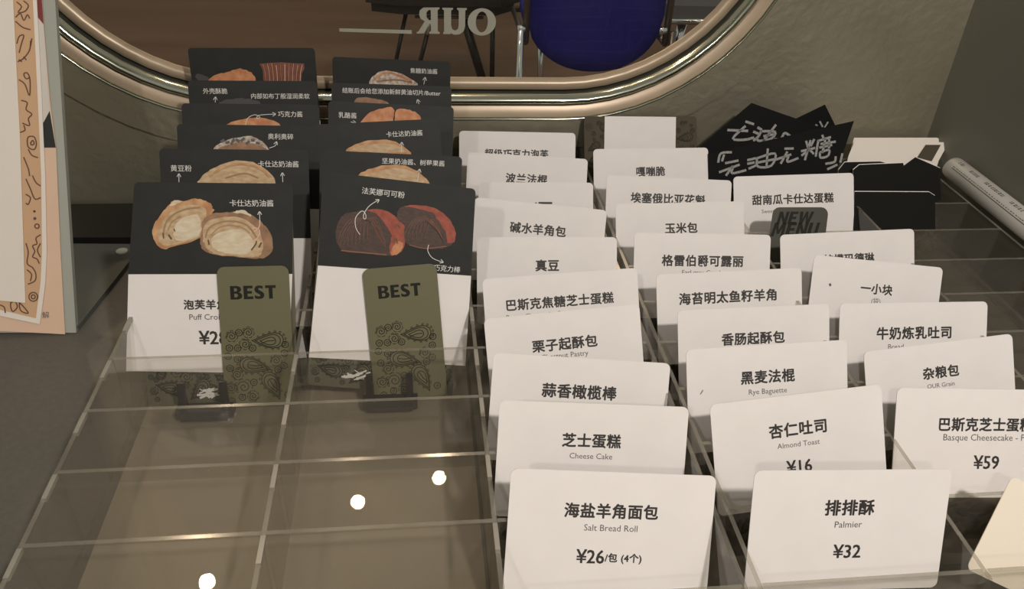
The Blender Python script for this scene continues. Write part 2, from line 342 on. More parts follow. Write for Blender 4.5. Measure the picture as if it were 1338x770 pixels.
CARDS = {'A1': {'root': [0.23338, 0.20357, -0.04423],
        'lean': 30,
        'roll': -4.88,
        'w': 88.87,
        'h': 71.15,
        'label': 'white price card reading Salt Bread Roll with ¥26, frontmost of its column',
        'cat': 'price card',
        'items': [('T', '海盐羊角面包', -0.34, 54.29, 40.43, 'bold'), ('T', 'Salt Bread Roll', -0.1, 46.99, 23.2, 'thin'), ('T', '¥26', -8.1, 34.46, 11.93, 'price'), ('T', '/包 (4个)', 6.28, 33.82, 15.91, 'bold')],
        'group': 'white price cards standing in the clear rack',
        'kind': 'white'},
 'A2': {'root': [0.233, 0.24294, -0.04462], 'lean': 30, 'roll': -4.28, 'w': 89.22, 'h': 74.17, 'label': 'white price card reading Cheese Cake, directly behind the Salt Bread Roll card', 'cat': 'price card', 'items': [('T', '芝士蛋糕', -0.72, 56.74, 27.43, 'bold'), ('T', 'Cheese Cake', -0.61, 49.52, 20.21, 'thin')], 'group': 'white price cards standing in the clear rack', 'kind': 'white'},
 'A3': {'root': [0.23332, 0.28296, -0.04389], 'lean': 30, 'roll': -5.28, 'w': 90.66, 'h': 69.78, 'label': 'white price card with a five-character bold name, directly behind the Cheese Cake card', 'cat': 'price card', 'items': [('T', '蒜香橄榄棒', -0.54, 52.64, 38.0, 'bold')], 'group': 'white price cards standing in the clear rack', 'kind': 'white'},
 'A4': {'root': [0.24038, 0.32201, -0.04485], 'lean': 30, 'roll': 4.11, 'w': 85.62, 'h': 71.68, 'label': 'white card tilted up to the right with Pastry just showing under its bold name', 'cat': 'price card', 'items': [('T', '栗子起酥包', -0.0, 54.01, 35.68, 'bold'), ('T', 'Chestnut Pastry', -0.56, 47.32, 26.02, 'thin')], 'group': 'white price cards standing in the clear rack', 'kind': 'white'},
 'A5': {'root': [0.24407, 0.36128, -0.04542],
        'lean': 30,
        'roll': 3.02,
        'w': 91.42,
        'h': 71.42,
        'label': 'white card with the longest, nine-character bold name, behind the tilted Pastry card',
        'cat': 'price card',
        'items': [('T', '巴斯克焦糖芝士蛋糕', -1.06, 55.09, 63.19, 'bold'), ('T', 'Basque Cheesecake Caramel', -12.4, 47.89, 41.52, 'thin')],
        'group': 'white price cards standing in the clear rack',
        'kind': 'white'},
 'A6': {'root': [0.23726, 0.40002, -0.0469], 'lean': 30, 'roll': -0.9, 'w': 88.09, 'h': 74.4, 'label': 'white card whose name is only two bold characters, 真豆', 'cat': 'price card', 'items': [('T', '真豆', -0.13, 56.78, 14.44, 'bold')], 'group': 'white price cards standing in the clear rack', 'kind': 'white'},
 'A7': {'root': [0.2321, 0.44167, -0.04336], 'lean': 30, 'roll': -6.17, 'w': 88.92, 'h': 72.87, 'label': 'white card with a five-character name, just behind the two-character card', 'cat': 'price card', 'items': [('T', '碱水羊角包', -0.62, 55.86, 37.34, 'bold')], 'group': 'white price cards standing in the clear rack', 'kind': 'white'},
 'A8': {'root': [0.24049, 0.47918, -0.04698], 'lean': 30, 'roll': -0.85, 'w': 81.38, 'h': 73.22, 'label': 'white card whose name is almost wholly hidden, third from the back', 'cat': 'price card', 'items': [('T', '·一', 5.14, 58.54, 11.94, 'bold')], 'group': 'white price cards standing in the clear rack', 'kind': 'white'},
 'A9': {'root': [0.2363, 0.51985, -0.04512], 'lean': 30, 'roll': -3.5, 'w': 89.96, 'h': 73.41, 'label': 'white card with a four-character name, second from the back of the first white column', 'cat': 'price card', 'items': [('T', '波兰法棍', -0.44, 56.2, 30.89, 'bold')], 'group': 'white price cards standing in the clear rack', 'kind': 'white'},
 'A10': {'root': [0.23583, 0.55856, -0.04667], 'lean': 30, 'roll': -1.2, 'w': 91.47, 'h': 77.04, 'label': 'white card with a half-hidden seven-character name, rearmost beside the black picture cards', 'cat': 'price card', 'items': [('T', '超级巧克力泡芙', -0.87, 60.16, 49.94, 'bold')], 'group': 'white price cards standing in the clear rack', 'kind': 'white'},
 'B1': {'root': [0.33393, 0.19309, -0.04584],
        'lean': 24,
        'roll': -2.39,
        'w': 87.08,
        'h': 79.09,
        'label': 'white price card reading Palmier with ¥32 at the front',
        'cat': 'price card',
        'items': [('T', '排排酥', -0.45, 62.49, 21.6, 'bold'), ('T', 'Palmier', -0.28, 54.95, 12.15, 'thin'), ('T', '¥32', 0.41, 42.83, 12.15, 'price')],
        'group': 'white price cards standing in the clear rack',
        'kind': 'white'},
 'B2': {'root': [0.3416, 0.24297, -0.04457],
        'lean': 30,
        'roll': 4.54,
        'w': 85.55,
        'h': 74.9,
        'label': 'white price card reading Almond Toast with ¥16, tilted up to the right',
        'cat': 'price card',
        'items': [('T', '杏仁吐司', -0.5, 58.36, 28.44, 'bold'), ('T', 'Almond Toast', -0.63, 50.91, 21.23, 'thin'), ('T', '¥16', -1.01, 40.09, 12.51, 'price')],
        'group': 'white price cards standing in the clear rack',
        'kind': 'white'},
 'B3': {'root': [0.33834, 0.28151, -0.0464],
        'lean': 30,
        'roll': 1.69,
        'w': 86.38,
        'h': 76.34,
        'label': 'white price card reading Rye Baguette with a small grey smudge at left',
        'cat': 'price card',
        'items': [('T', '黑麦法棍', -0.03, 59.75, 28.74, 'bold'), ('T', 'Rye Baguette', -0.21, 51.75, 20.53, 'thin'), ('L', [(-34.93, 54.85), (-36.21, 52.94)], 0.5, 'smudge')],
        'group': 'white price cards standing in the clear rack',
        'kind': 'white'},
 'B4': {'root': [0.34475, 0.32088, -0.04679], 'lean': 30, 'roll': 1.07, 'w': 87.76, 'h': 73.3, 'label': 'white card with a five-character name, directly behind the Rye Baguette card', 'cat': 'price card', 'items': [('T', '香肠起酥包', -0.69, 55.93, 36.31, 'bold')], 'group': 'white price cards standing in the clear rack', 'kind': 'white'},
 'B5': {'root': [0.34428, 0.36065, -0.04651], 'lean': 30, 'roll': 1.46, 'w': 89.93, 'h': 71.86, 'label': 'white card with an eight-character name in one long bold line, middle white column', 'cat': 'price card', 'items': [('T', '海苔明太鱼籽羊角', -1.26, 56.55, 60.04, 'bold')], 'group': 'white price cards standing in the clear rack', 'kind': 'white'},
 'B6': {'root': [0.33617, 0.40038, -0.04628], 'lean': 30, 'roll': -1.8, 'w': 89.47, 'h': 74.31, 'label': 'white card with a seven-character name and a cut-off Earl grey line below it', 'cat': 'price card', 'items': [('T', '格雷伯爵可露丽', 0.13, 57.07, 53.27, 'bold'), ('T', 'Earl grey Canele', 0.38, 49.26, 27.14, 'thin')], 'group': 'white price cards standing in the clear rack', 'kind': 'white'},
 'B7': {'root': [0.33548, 0.43954, -0.04704], 'lean': 30, 'roll': 0.68, 'w': 89.32, 'h': 76.46, 'label': 'white card whose name is three well-spaced characters, 玉米包, middle white column', 'cat': 'price card', 'items': [('T', '玉米包', 0.45, 59.45, 22.32, 'bold')], 'group': 'white price cards standing in the clear rack', 'kind': 'white'},
 'B8': {'root': [0.33445, 0.48, -0.04555], 'lean': 30, 'roll': -2.81, 'w': 91.8, 'h': 74.1, 'label': 'white card with a seven-character name, third from the back of the middle column', 'cat': 'price card', 'items': [('T', '埃塞俄比亚花魁', -0.55, 59.12, 54.58, 'bold')], 'group': 'white price cards standing in the clear rack', 'kind': 'white'},
 'B9': {'root': [0.33492, 0.51868, -0.04715], 'lean': 30, 'roll': 0.52, 'w': 88.75, 'h': 80.63, 'label': 'white card with three small characters, right in front of the patterned olive card', 'cat': 'price card', 'items': [('T', '嘎嘣脆', -0.57, 63.46, 21.89, 'bold')], 'group': 'white price cards standing in the clear rack', 'kind': 'white'},
 'C1': {'root': [0.42776, 0.24238, -0.04559],
        'lean': 30,
        'roll': -2.81,
        'w': 89.85,
        'h': 74.95,
        'label': 'white price card reading Basque Cheesecake with ¥59 at the right edge',
        'cat': 'price card',
        'items': [('T', '巴斯克芝士蛋糕', 2.59, 57.36, 49.15, 'bold'), ('T', 'Basque Cheesecake - Plain', 5.14, 50.52, 49.15, 'thin'), ('T', '¥59', 4.01, 38.67, 13.29, 'price')],
        'group': 'white price cards standing in the clear rack',
        'kind': 'white'},
 'C2': {'root': [0.4367, 0.28269, -0.04436], 'lean': 30, 'roll': 4.96, 'w': 83.93, 'h': 72.39, 'label': 'white price card reading OUR Grain under 杂粮包, tilted up to the right', 'cat': 'price card', 'items': [('T', '杂粮包', 0.31, 56.69, 20.18, 'bold'), ('T', 'OUR Grain', -0.14, 49.73, 15.46, 'thin')], 'group': 'white price cards standing in the clear rack', 'kind': 'white'},
 'C3': {'root': [0.43763, 0.3207, -0.04711], 'lean': 30, 'roll': -0.57, 'w': 89.52, 'h': 73.88, 'label': 'white card with a six-character name, directly behind the tilted OUR Grain card', 'cat': 'price card', 'items': [('T', '牛奶炼乳吐司', 0.28, 56.56, 44.99, 'bold'), ('T', 'Bread', -10.63, 48.86, 9.28, 'thin')], 'group': 'white price cards standing in the clear rack', 'kind': 'white'},
 'C4': {'root': [0.4288, 0.36245, -0.04339],
        'lean': 30,
        'roll': -6.52,
        'w': 83.58,
        'h': 72.78,
        'label': 'white card tilted down to the right with a black dot left of its three characters',
        'cat': 'price card',
        'items': [('T', '一小块', 0.33, 55.74, 20.29, 'bold'), ('T', '(袋)', 0.82, 48.26, 5.94, 'thin'), ('L', [(-29.88, 56.01), (-29.55, 55.34)], 1.4, 'smudge')],
        'group': 'white price cards standing in the clear rack',
        'kind': 'white'},
 'C5': {'root': [0.43722, 0.40032, -0.04638], 'lean': 30, 'roll': 1.62, 'w': 91.54, 'h': 74.21, 'label': 'white card whose name is half covered by the tilted card with the black dot', 'cat': 'price card', 'items': [('T', '柠檬玛德琳', 0.64, 56.79, 34.49, 'bold')], 'group': 'white price cards standing in the clear rack', 'kind': 'white'},
 'C7': {'root': [0.43253, 0.4794, -0.04659], 'lean': 30, 'roll': 1.31, 'w': 91.42, 'h': 76.76, 'label': 'white card with an eight-character name and the NEW MENU tag in front of it', 'cat': 'price card', 'items': [('T', '甜南瓜卡仕达蛋糕', -0.91, 59.33, 61.69, 'bold'), ('T', 'Sweet Pumpkin Custard', -5.7, 50.62, 38.41, 'thin')], 'group': 'white price cards standing in the clear rack', 'kind': 'white'},
 'C0': {'root': [0.42293, 0.20716, -0.03799], 'lean': 30, 'roll': -27.35, 'w': 104.56, 'h': 18.21, 'label': 'cream card leaning far over at the bottom right edge of the photo', 'cat': 'price card', 'items': [], 'group': 'white price cards standing in the clear rack', 'kind': 'white'},
 'B10': {'root': [0.33576, 0.55809, -0.04748], 'lean': 30, 'roll': 0.03, 'w': 91.36, 'h': 90.11, 'label': 'dark olive paisley card with a blank white label across its middle', 'cat': 'card', 'items': [('P', [(-29.11, 90.11), (28.69, 89.51), (27.98, 52.02), (-30.04, 52.39)], 'paper', 0.5)], 'group': None, 'kind': 'olive'},
 'L1': {'root': [0.04675, 0.36567, -0.04681],
        'lean': 25,
        'roll': -1.04,
        'w': 83.8,
        'h': 124.44,
        'label': 'tall picture card of a halved cream bread above a white strip reading Puff',
        'cat': 'picture card',
        'items': [('P', [(-47.55, 74.34), (40.05, 74.32), (36.28, 17.15), (-51.9, 19.94)], 'paper', 0.3),
                  ('P', [(-33.84, 97.0), (-31.7, 103.07), (-27.03, 109.14), (-23.56, 112.93), (-21.29, 114.83), (-16.57, 114.48), (-10.66, 116.04), (-4.87, 114.57), (-2.0, 113.08), (-1.37, 110.43), (-0.32, 109.3), (-4.53, 105.48), (-7.28, 101.66), (-8.71, 94.4), (-18.44, 90.94), (-25.88, 88.64), (-28.83, 88.25), (-31.96, 91.3)], 'bread_crust', 0.3),
                  ('P', [(-31.05, 94.73), (-29.28, 100.81), (-25.71, 106.5), (-21.17, 109.93), (-15.97, 111.85), (-9.35, 112.65), (-5.07, 110.03), (-5.23, 106.24), (-7.58, 103.18), (-8.66, 95.55), (-17.66, 91.71), (-25.81, 90.17), (-29.06, 90.93)], 'bread_crumb', 0.38),
                  ('P', [(-22.57, 96.28), (-20.81, 102.36), (-15.51, 106.18), (-9.61, 106.97), (-7.98, 102.42), (-9.01, 95.93), (-16.87, 92.86), (-21.26, 93.23)], 'bread_cream', 0.46), ('P', [(-23.98, 111.8), (-21.28, 115.05), (-17.31, 114.33), (-21.03, 112.57)], 'bread_cream', 0.46),
                  ('P', [(-7.21, 103.18), (-3.73, 107.0), (2.22, 108.4), (9.63, 108.75), (14.12, 110.0), (18.49, 107.51), (24.3, 103.33), (28.62, 97.96), (30.24, 90.24), (29.39, 87.14), (26.65, 84.03), (20.6, 82.86), (8.66, 84.03), (-2.46, 85.19), (-8.23, 88.65), (-8.72, 94.02), (-7.45, 97.85)], 'bread_brown', 0.54),
                  ('P', [(-7.18, 95.56), (-5.4, 102.43), (0.63, 105.51), (9.53, 106.31), (16.87, 104.06), (22.65, 98.71), (24.68, 92.55), (23.7, 85.58), (19.12, 83.64), (8.67, 84.42), (-2.44, 85.58), (-6.68, 90.19)], 'bread_crumb', 0.62),
                  ('P', [(-2.92, 91.73), (-1.27, 95.57), (4.76, 98.27), (12.96, 99.06), (18.06, 95.62), (20.11, 90.23), (16.19, 85.58), (8.72, 85.58), (0.59, 87.12)], 'bread_cream', 0.7), ('P', [(9.62, 108.45), (14.12, 110.0), (18.12, 107.73), (18.82, 106.36), (14.78, 107.87)], 'bread_cream', 0.62),
                  ('L', [(-5.74, 94.79), (-3.68, 99.77), (1.99, 102.85), (9.43, 103.64), (16.77, 101.38), (21.39, 94.86)], 0.9, 'bread_streak'), ('L', [(-2.73, 95.95), (1.88, 100.17), (8.6, 101.35), (14.48, 99.84), (17.74, 97.16)], 0.5, 'bread_streak'), ('L', [(-6.61, 91.73), (-5.64, 88.66), (-2.41, 86.35)], 0.6, 'bread_streak'),
                  ('L', [(18.53, 87.9), (20.88, 91.0), (21.31, 92.55)], 0.8, 'bread_hole'), ('L', [(22.7, 89.46), (23.91, 91.78)], 0.9, 'bread_hole'), ('L', [(-27.79, 94.36), (-27.94, 97.02)], 0.7, 'bread_hole'), ('L', [(-23.78, 93.99), (-24.93, 95.89)], 1.0, 'bread_hole'), ('L', [(-21.75, 98.18), (-22.06, 99.32)], 0.6, 'bread_hole'), ('L', [(-4.06, 90.96), (-4.33, 93.26)], 0.8, 'bread_hole'),
                  ('L', [(-27.61, 97.78), (-25.88, 103.1), (-21.28, 107.66), (-14.58, 110.35), (-7.95, 111.15)], 0.8, 'bread_streak'), ('L', [(-25.38, 98.55), (-22.96, 103.11), (-18.43, 106.17)], 0.5, 'bread_streak'), ('L', [(19.05, 92.16), (22.14, 94.86), (23.37, 97.95), (21.58, 100.09), (18.93, 99.09), (18.5, 97.55), (20.38, 97.94), (23.09, 100.64), (23.58, 104.09)], 0.6, 'bread_pink'),
                  ('T', '卡仕达奶油酱', 19.41, 113.59, 23.37, 'thinwhite'), ('T', '泡芙羊角', -7.84, 57.27, 22.56, 'bold'), ('T', 'Puff Croissant', -3.61, 50.31, 25.78, 'thin'), ('T', '¥28', -4.12, 38.54, 15.31, 'price'), ('L', [(23.56, 103.32), (23.6, 109.06)], 0.35, 'ink_white'), ('L', [(24.58, 107.42), (23.6, 109.06), (22.6, 107.35)], 0.35, 'ink_white')],
        'group': 'black picture cards in the two left columns',
        'kind': 'black',
        'olive_to': (165, 521)},
 'R1': {'root': [0.13463, 0.36755, -0.04278],
        'lean': 25,
        'roll': -7.03,
        'w': 85.03,
        'h': 121.48,
        'label': 'tall picture card of dark chocolate bread above a blank white strip',
        'cat': 'picture card',
        'items': [('P', [(-40.99, 69.11), (45.1, 72.01), (47.52, 19.07), (-41.86, 16.05)], 'paper', 0.3), ('P', [(-0.04, 103.65), (3.47, 107.56), (10.37, 108.72), (18.99, 108.51), (25.57, 105.7), (30.83, 100.74), (33.93, 93.93), (32.81, 89.43), (26.83, 86.0), (17.48, 84.62), (8.72, 85.68), (5.77, 87.74), (2.54, 92.93), (0.4, 98.99)], 'choc', 0.3),
                  ('P', [(3.48, 107.48), (11.91, 108.89), (19.79, 108.36), (26.39, 105.39), (31.69, 100.05), (34.08, 93.95), (32.77, 89.83), (29.63, 89.49), (27.8, 95.66), (21.92, 102.93), (19.27, 105.79), (10.56, 106.78)], 'bread_red', 0.38),
                  ('P', [(-31.79, 82.95), (-32.82, 90.67), (-30.37, 97.95), (-24.5, 100.94), (-15.5, 103.49), (-9.39, 104.17), (-3.04, 102.53), (2.02, 98.38), (4.71, 94.74), (5.77, 87.74), (4.37, 82.04), (-0.8, 78.71), (-9.37, 78.61), (-18.67, 78.42), (-27.16, 78.32)], 'choc', 0.46),
                  ('P', [(-17.01, 103.17), (-9.39, 104.17), (-3.04, 102.53), (2.02, 98.38), (4.52, 96.69), (4.7, 93.16), (5.77, 87.74), (4.37, 82.04), (-0.8, 78.71), (-2.44, 83.7), (-1.87, 90.08), (-4.62, 94.51), (-9.8, 100.22), (-13.06, 102.05)], 'bread_red', 0.54), ('P', [(-0.19, 84.73), (1.52, 87.29), (4.69, 86.83), (4.02, 81.6), (-0.05, 79.03), (-1.41, 81.03)], 'bread_orange', 0.62),
                  ('L', [(-29.75, 81.59), (-28.51, 89.57), (-23.34, 96.39), (-14.95, 97.31), (-9.02, 91.68)], 0.3, 'choc_streak'), ('L', [(-27.64, 82.05), (-26.58, 90.4), (-21.52, 96.74), (-13.79, 96.49), (-8.3, 90.65)], 0.3, 'choc_streak'), ('L', [(-25.52, 82.51), (-24.66, 91.24), (-19.71, 97.1), (-12.64, 95.68), (-7.59, 89.63)], 0.3, 'choc_streak'),
                  ('L', [(-23.4, 82.97), (-22.73, 92.07), (-17.89, 97.45), (-11.48, 94.87), (-6.87, 88.6)], 0.3, 'choc_streak'), ('L', [(-21.28, 83.44), (-20.8, 92.91), (-16.07, 97.81), (-10.32, 94.05), (-6.15, 87.57)], 0.3, 'choc_streak'), ('L', [(-19.16, 83.9), (-18.87, 93.75), (-14.25, 98.17), (-9.16, 93.23), (-5.43, 86.54)], 0.3, 'choc_streak'),
                  ('L', [(-17.03, 84.36), (-16.94, 94.58), (-12.43, 98.52), (-8.0, 92.42), (-4.71, 85.52)], 0.3, 'choc_streak'), ('L', [(-30.86, 83.83), (-29.37, 90.65), (-24.56, 97.19), (-15.34, 97.42), (-9.95, 89.22)], 0.18, 'choc_crust'), ('L', [(-28.6, 84.31), (-27.37, 91.49), (-22.66, 97.48), (-14.18, 96.53), (-9.18, 88.35)], 0.18, 'choc_crust'),
                  ('L', [(-26.33, 84.78), (-25.37, 92.34), (-20.77, 97.76), (-13.02, 95.64), (-8.4, 87.49)], 0.18, 'choc_crust'), ('L', [(-24.06, 85.26), (-23.37, 93.18), (-18.87, 98.05), (-11.85, 94.75), (-7.62, 86.63)], 0.18, 'choc_crust'), ('L', [(-21.79, 85.74), (-21.36, 94.02), (-16.97, 98.34), (-10.69, 93.85), (-6.84, 85.76)], 0.18, 'choc_crust'),
                  ('L', [(-19.52, 86.22), (-19.36, 94.87), (-15.06, 98.62), (-9.52, 92.96), (-6.06, 84.9)], 0.18, 'choc_crust'), ('L', [(-17.24, 86.7), (-17.35, 95.71), (-13.16, 98.91), (-8.35, 92.06), (-5.28, 84.03)], 0.18, 'choc_crust'), ('L', [(-14.96, 87.18), (-15.34, 96.56), (-11.25, 99.2), (-7.18, 91.17), (-4.5, 83.16)], 0.18, 'choc_crust'),
                  ('L', [(4.39, 89.97), (8.27, 98.28), (15.63, 103.02), (23.5, 95.19)], 0.18, 'choc_crust'), ('L', [(6.52, 90.51), (10.09, 98.87), (16.79, 102.36), (24.04, 94.54)], 0.18, 'choc_crust'), ('L', [(8.66, 91.06), (11.91, 99.46), (17.96, 101.7), (24.59, 93.88)], 0.18, 'choc_crust'), ('L', [(10.8, 91.61), (13.73, 100.06), (19.12, 101.04), (25.13, 93.23)], 0.18, 'choc_crust'),
                  ('L', [(12.95, 92.15), (15.55, 100.65), (20.29, 100.38), (25.67, 92.57)], 0.18, 'choc_crust'), ('L', [(15.09, 92.7), (17.38, 101.25), (21.46, 99.72), (26.21, 91.91)], 0.18, 'choc_crust'), ('L', [(17.24, 93.25), (19.2, 101.84), (22.63, 99.06), (26.76, 91.25)], 0.18, 'choc_crust'),
                  ('L', [(5.39, 87.7), (6.25, 94.91), (11.06, 101.73), (19.05, 100.25), (25.31, 93.01)], 0.3, 'choc_streak'), ('L', [(7.68, 88.26), (8.11, 95.9), (12.34, 101.4), (19.94, 99.24), (25.69, 92.41)], 0.3, 'choc_streak'), ('L', [(9.98, 88.82), (9.97, 96.89), (13.63, 101.07), (20.83, 98.23), (26.06, 91.82)], 0.3, 'choc_streak'),
                  ('L', [(12.28, 89.39), (11.83, 97.88), (14.92, 100.74), (21.72, 97.22), (26.44, 91.22)], 0.3, 'choc_streak'), ('L', [(14.58, 89.95), (13.69, 98.87), (16.2, 100.41), (22.61, 96.21), (26.82, 90.63)], 0.3, 'choc_streak'), ('L', [(16.89, 90.52), (15.55, 99.86), (17.49, 100.08), (23.5, 95.19), (27.2, 90.03)], 0.3, 'choc_streak'),
                  ('L', [(-28.76, 78.94), (-18.72, 78.97), (-3.97, 79.18)], 0.7, 'choc_crust'), ('L', [(8.68, 86.07), (17.44, 85.01), (29.06, 87.44)], 0.5, 'choc_crust'), ('L', [(-0.39, 94.97), (0.62, 96.66), (2.31, 95.27)], 0.8, 'bread_hole'), ('L', [(-0.8, 87.04), (0.59, 88.77), (1.59, 86.5)], 0.8, 'bread_hole'), ('T', '法芙娜可可粉', -8.67, 113.51, 23.65, 'thinwhite'),
                  ('T', '巧克力棒', 30.94, 74.77, 15.21, 'thinwhite'), ('L', [(-19.45, 88.98), (-22.01, 92.62), (-22.56, 98.03), (-19.61, 102.1), (-17.6, 101.08), (-16.92, 98.65), (-17.93, 97.92), (-18.31, 100.45), (-15.68, 105.42), (-10.65, 109.48)], 0.35, 'ink_white'), ('L', [(-11.36, 107.61), (-10.65, 109.48), (-12.6, 109.2)], 0.35, 'ink_white'),
                  ('L', [(19.19, 87.19), (19.16, 83.6), (22.3, 79.93), (28.43, 78.17)], 0.35, 'ink_white'), ('L', [(26.48, 77.64), (28.43, 78.17), (27.04, 79.66)], 0.35, 'ink_white')],
        'group': 'black picture cards in the two left columns',
        'kind': 'black',
        'olive_to': (400, 506),
        'torn': True},
 'L2': {'root': [0.05095, 0.40525, -0.04685],
        'lean': 25,
        'roll': -0.97,
        'w': 84.56,
        'h': 126.35,
        'label': 'black picture card with a pale domed bun, directly behind the tall Puff card',
        'cat': 'picture card',
        'items': [('P', [(-21.64, 107.33), (-16.88, 112.41), (-12.88, 115.1), (-3.64, 119.17), (5.49, 119.93), (14.54, 117.38), (20.9, 111.45), (22.75, 107.71), (21.49, 103.75), (16.89, 100.26), (7.85, 97.72), (-7.73, 97.62), (-16.47, 100.02), (-20.72, 103.43)], 'bread_crumb', 0.35), ('L', [(-14.35, 111.11), (-5.05, 116.5), (5.42, 117.94), (14.47, 115.38), (19.56, 110.76)], 1.2, 'bread_crust'),
                  ('L', [(-5.32, 109.87), (5.21, 112.63), (12.97, 110.04)], 0.8, 'bread_streak'), ('T', '卡仕达奶油酱', 24.8, 118.16, 23.33, 'thinwhite'), ('T', '黄豆粉', -30.48, 115.09, 11.71, 'thinwhite'), ('L', [(27.1, 107.75), (27.01, 113.11)], 0.35, 'ink_white'), ('L', [(28.1, 111.39), (27.01, 113.11), (25.98, 111.26)], 0.35, 'ink_white'), ('L', [(-31.95, 107.24), (-31.71, 112.0)], 0.35, 'ink_white'),
                  ('L', [(-30.77, 110.24), (-31.71, 112.0), (-32.83, 110.22)], 0.35, 'ink_white')],
        'group': 'black picture cards in the two left columns',
        'kind': 'black'},
 'L3': {'root': [0.05298, 0.44486, -0.04684],
        'lean': 25,
        'roll': -0.97,
        'w': 86.84,
        'h': 125.2,
        'label': 'black picture card showing a bun topped with grey and white crumbs, left column',
        'cat': 'picture card',
        'items': [('P', [(-22.68, 109.38), (-16.94, 114.38), (-8.51, 117.31), (1.26, 118.44), (7.43, 115.42), (12.82, 109.27), (11.79, 105.35), (8.08, 101.65), (0.83, 98.95), (-11.64, 98.81), (-18.62, 101.35), (-22.0, 104.95)], 'bread_white', 0.35), ('P', [(-19.9, 109.69), (-12.84, 113.03), (-3.06, 114.57), (6.63, 112.59), (10.71, 109.24), (-3.29, 108.5)], 'bread_brown', 0.45),
                  ('L', [(-16.92, 114.8), (-15.5, 115.66)], 1.6, 'crumb_grey'), ('L', [(-13.9, 114.14), (-12.5, 114.58)], 1.6, 'crumb_grey'), ('L', [(-10.88, 113.48), (-9.38, 116.31)], 1.6, 'crumb_grey'), ('L', [(-7.72, 116.2), (-6.37, 115.23)], 1.6, 'crumb_grey'), ('L', [(-4.69, 115.54), (-3.24, 116.96)], 1.6, 'crumb_grey'), ('L', [(-1.69, 114.03), (-0.26, 115.03)], 1.6, 'crumb_grey'),
                  ('L', [(1.45, 115.9), (2.84, 115.92)], 1.6, 'crumb_grey'), ('L', [(4.46, 114.39), (5.84, 113.99)], 1.6, 'crumb_grey'), ('T', '奥利奥碎', 19.15, 118.42, 15.55, 'thinwhite'), ('L', [(12.18, 111.24), (15.74, 112.71), (16.66, 115.27)], 0.35, 'ink_white'), ('L', [(17.07, 113.12), (16.66, 115.27), (14.95, 113.81)], 0.35, 'ink_white')],
        'group': 'black picture cards in the two left columns',
        'kind': 'black'},
 'L4': {'root': [0.04894, 0.48432, -0.04713],
        'lean': 25,
        'roll': -0.52,
        'w': 88.91,
        'h': 124.18,
        'label': 'black picture card showing an orange brown bun top and a looping arrow, left column',
        'cat': 'picture card',
        'items': [('P', [(-17.21, 110.28), (-7.46, 113.64), (2.99, 115.53), (14.78, 113.25), (19.1, 109.38), (18.03, 105.55), (14.21, 101.64), (6.77, 98.82), (-5.99, 98.74), (-13.12, 101.46), (-16.55, 105.29)], 'bread_orange', 0.35), ('T', '巧克力酱', 25.41, 117.84, 15.95, 'thinwhite'),
                  ('L', [(-3.91, 110.39), (-2.23, 114.88), (2.32, 117.16), (5.66, 115.7), (3.69, 114.64), (5.27, 116.89), (16.01, 117.75)], 0.35, 'ink_white'), ('L', [(14.05, 116.39), (16.01, 117.75), (13.98, 118.78)], 0.35, 'ink_white')],
        'group': 'black picture cards in the two left columns',
        'kind': 'black'},
 'L5': {'root': [0.04644, 0.52862, -0.04747],
        'lean': 20,
        'roll': -0.04,
        'w': 87.48,
        'h': 124.17,
        'label': 'black picture card with short left caption and long right caption, second from the back',
        'cat': 'picture card',
        'items': [('P', [(-23.54, 109.48), (-15.64, 111.68), (-7.85, 112.33), (-0.17, 111.11), (4.38, 109.26), (3.38, 104.81), (0.28, 100.76), (-5.55, 97.86), (-15.37, 97.85), (-20.74, 100.73), (-23.22, 104.75)], 'crumb_dark', 0.35), ('T', '外壳酥脆', -25.71, 117.05, 16.25, 'thinwhite'), ('T', '内部如布丁般湿润柔软', 18.27, 113.83, 39.92, 'thinwhite'),
                  ('L', [(-26.16, 109.47), (-25.71, 113.19)], 0.35, 'ink_white'), ('L', [(-24.73, 111.07), (-25.71, 113.19), (-27.19, 111.17)], 0.35, 'ink_white')],
        'group': 'black picture cards in the two left columns',
        'kind': 'black'},
 'L6': {'root': [0.0438, 0.57549, -0.0471],
        'lean': 12,
        'roll': 0.53,
        'w': 88.8,
        'h': 132.21,
        'label': 'rearmost black picture card with a shredded reddish pastry, left column',
        'cat': 'picture card',
        'items': [('P', [(-33.05, 109.55), (-26.07, 114.2), (-19.55, 114.99), (-9.58, 117.85), (-1.84, 114.93), (0.79, 109.09), (-0.55, 104.45), (-4.41, 100.25), (-11.58, 97.26), (-23.52, 97.34), (-29.96, 100.4), (-32.82, 104.61)], 'bread_orange', 0.35), ('P', [(-41.56, 111.84), (-39.65, 114.25), (-32.73, 112.13), (-31.57, 108.57), (-37.98, 108.6)], 'crumb_dark', 0.3),
                  ('P', [(4.45, 121.03), (10.17, 121.66), (19.92, 122.13), (29.61, 121.46), (36.12, 121.29), (36.18, 118.06), (33.87, 114.01), (31.73, 98.41), (5.42, 98.57), (6.42, 116.52)], 'pastry_red', 0.35), ('L', [(5.61, 121.35), (6.74, 114.91), (6.49, 101.04)], 0.28, 'choc_crust'), ('L', [(7.08, 120.71), (7.97, 113.44), (7.8, 101.03)], 0.4, 'bread_orange'),
                  ('L', [(8.55, 120.06), (9.4, 113.93), (9.11, 101.03)], 0.52, 'choc_crust'), ('L', [(10.18, 121.02), (10.83, 114.41), (10.41, 101.02)], 0.28, 'bread_pink'), ('L', [(11.66, 120.38), (12.26, 114.89), (11.72, 101.01)], 0.4, 'choc_crust'), ('L', [(13.29, 121.34), (13.5, 113.43), (13.04, 101.0)], 0.52, 'bread_orange'),
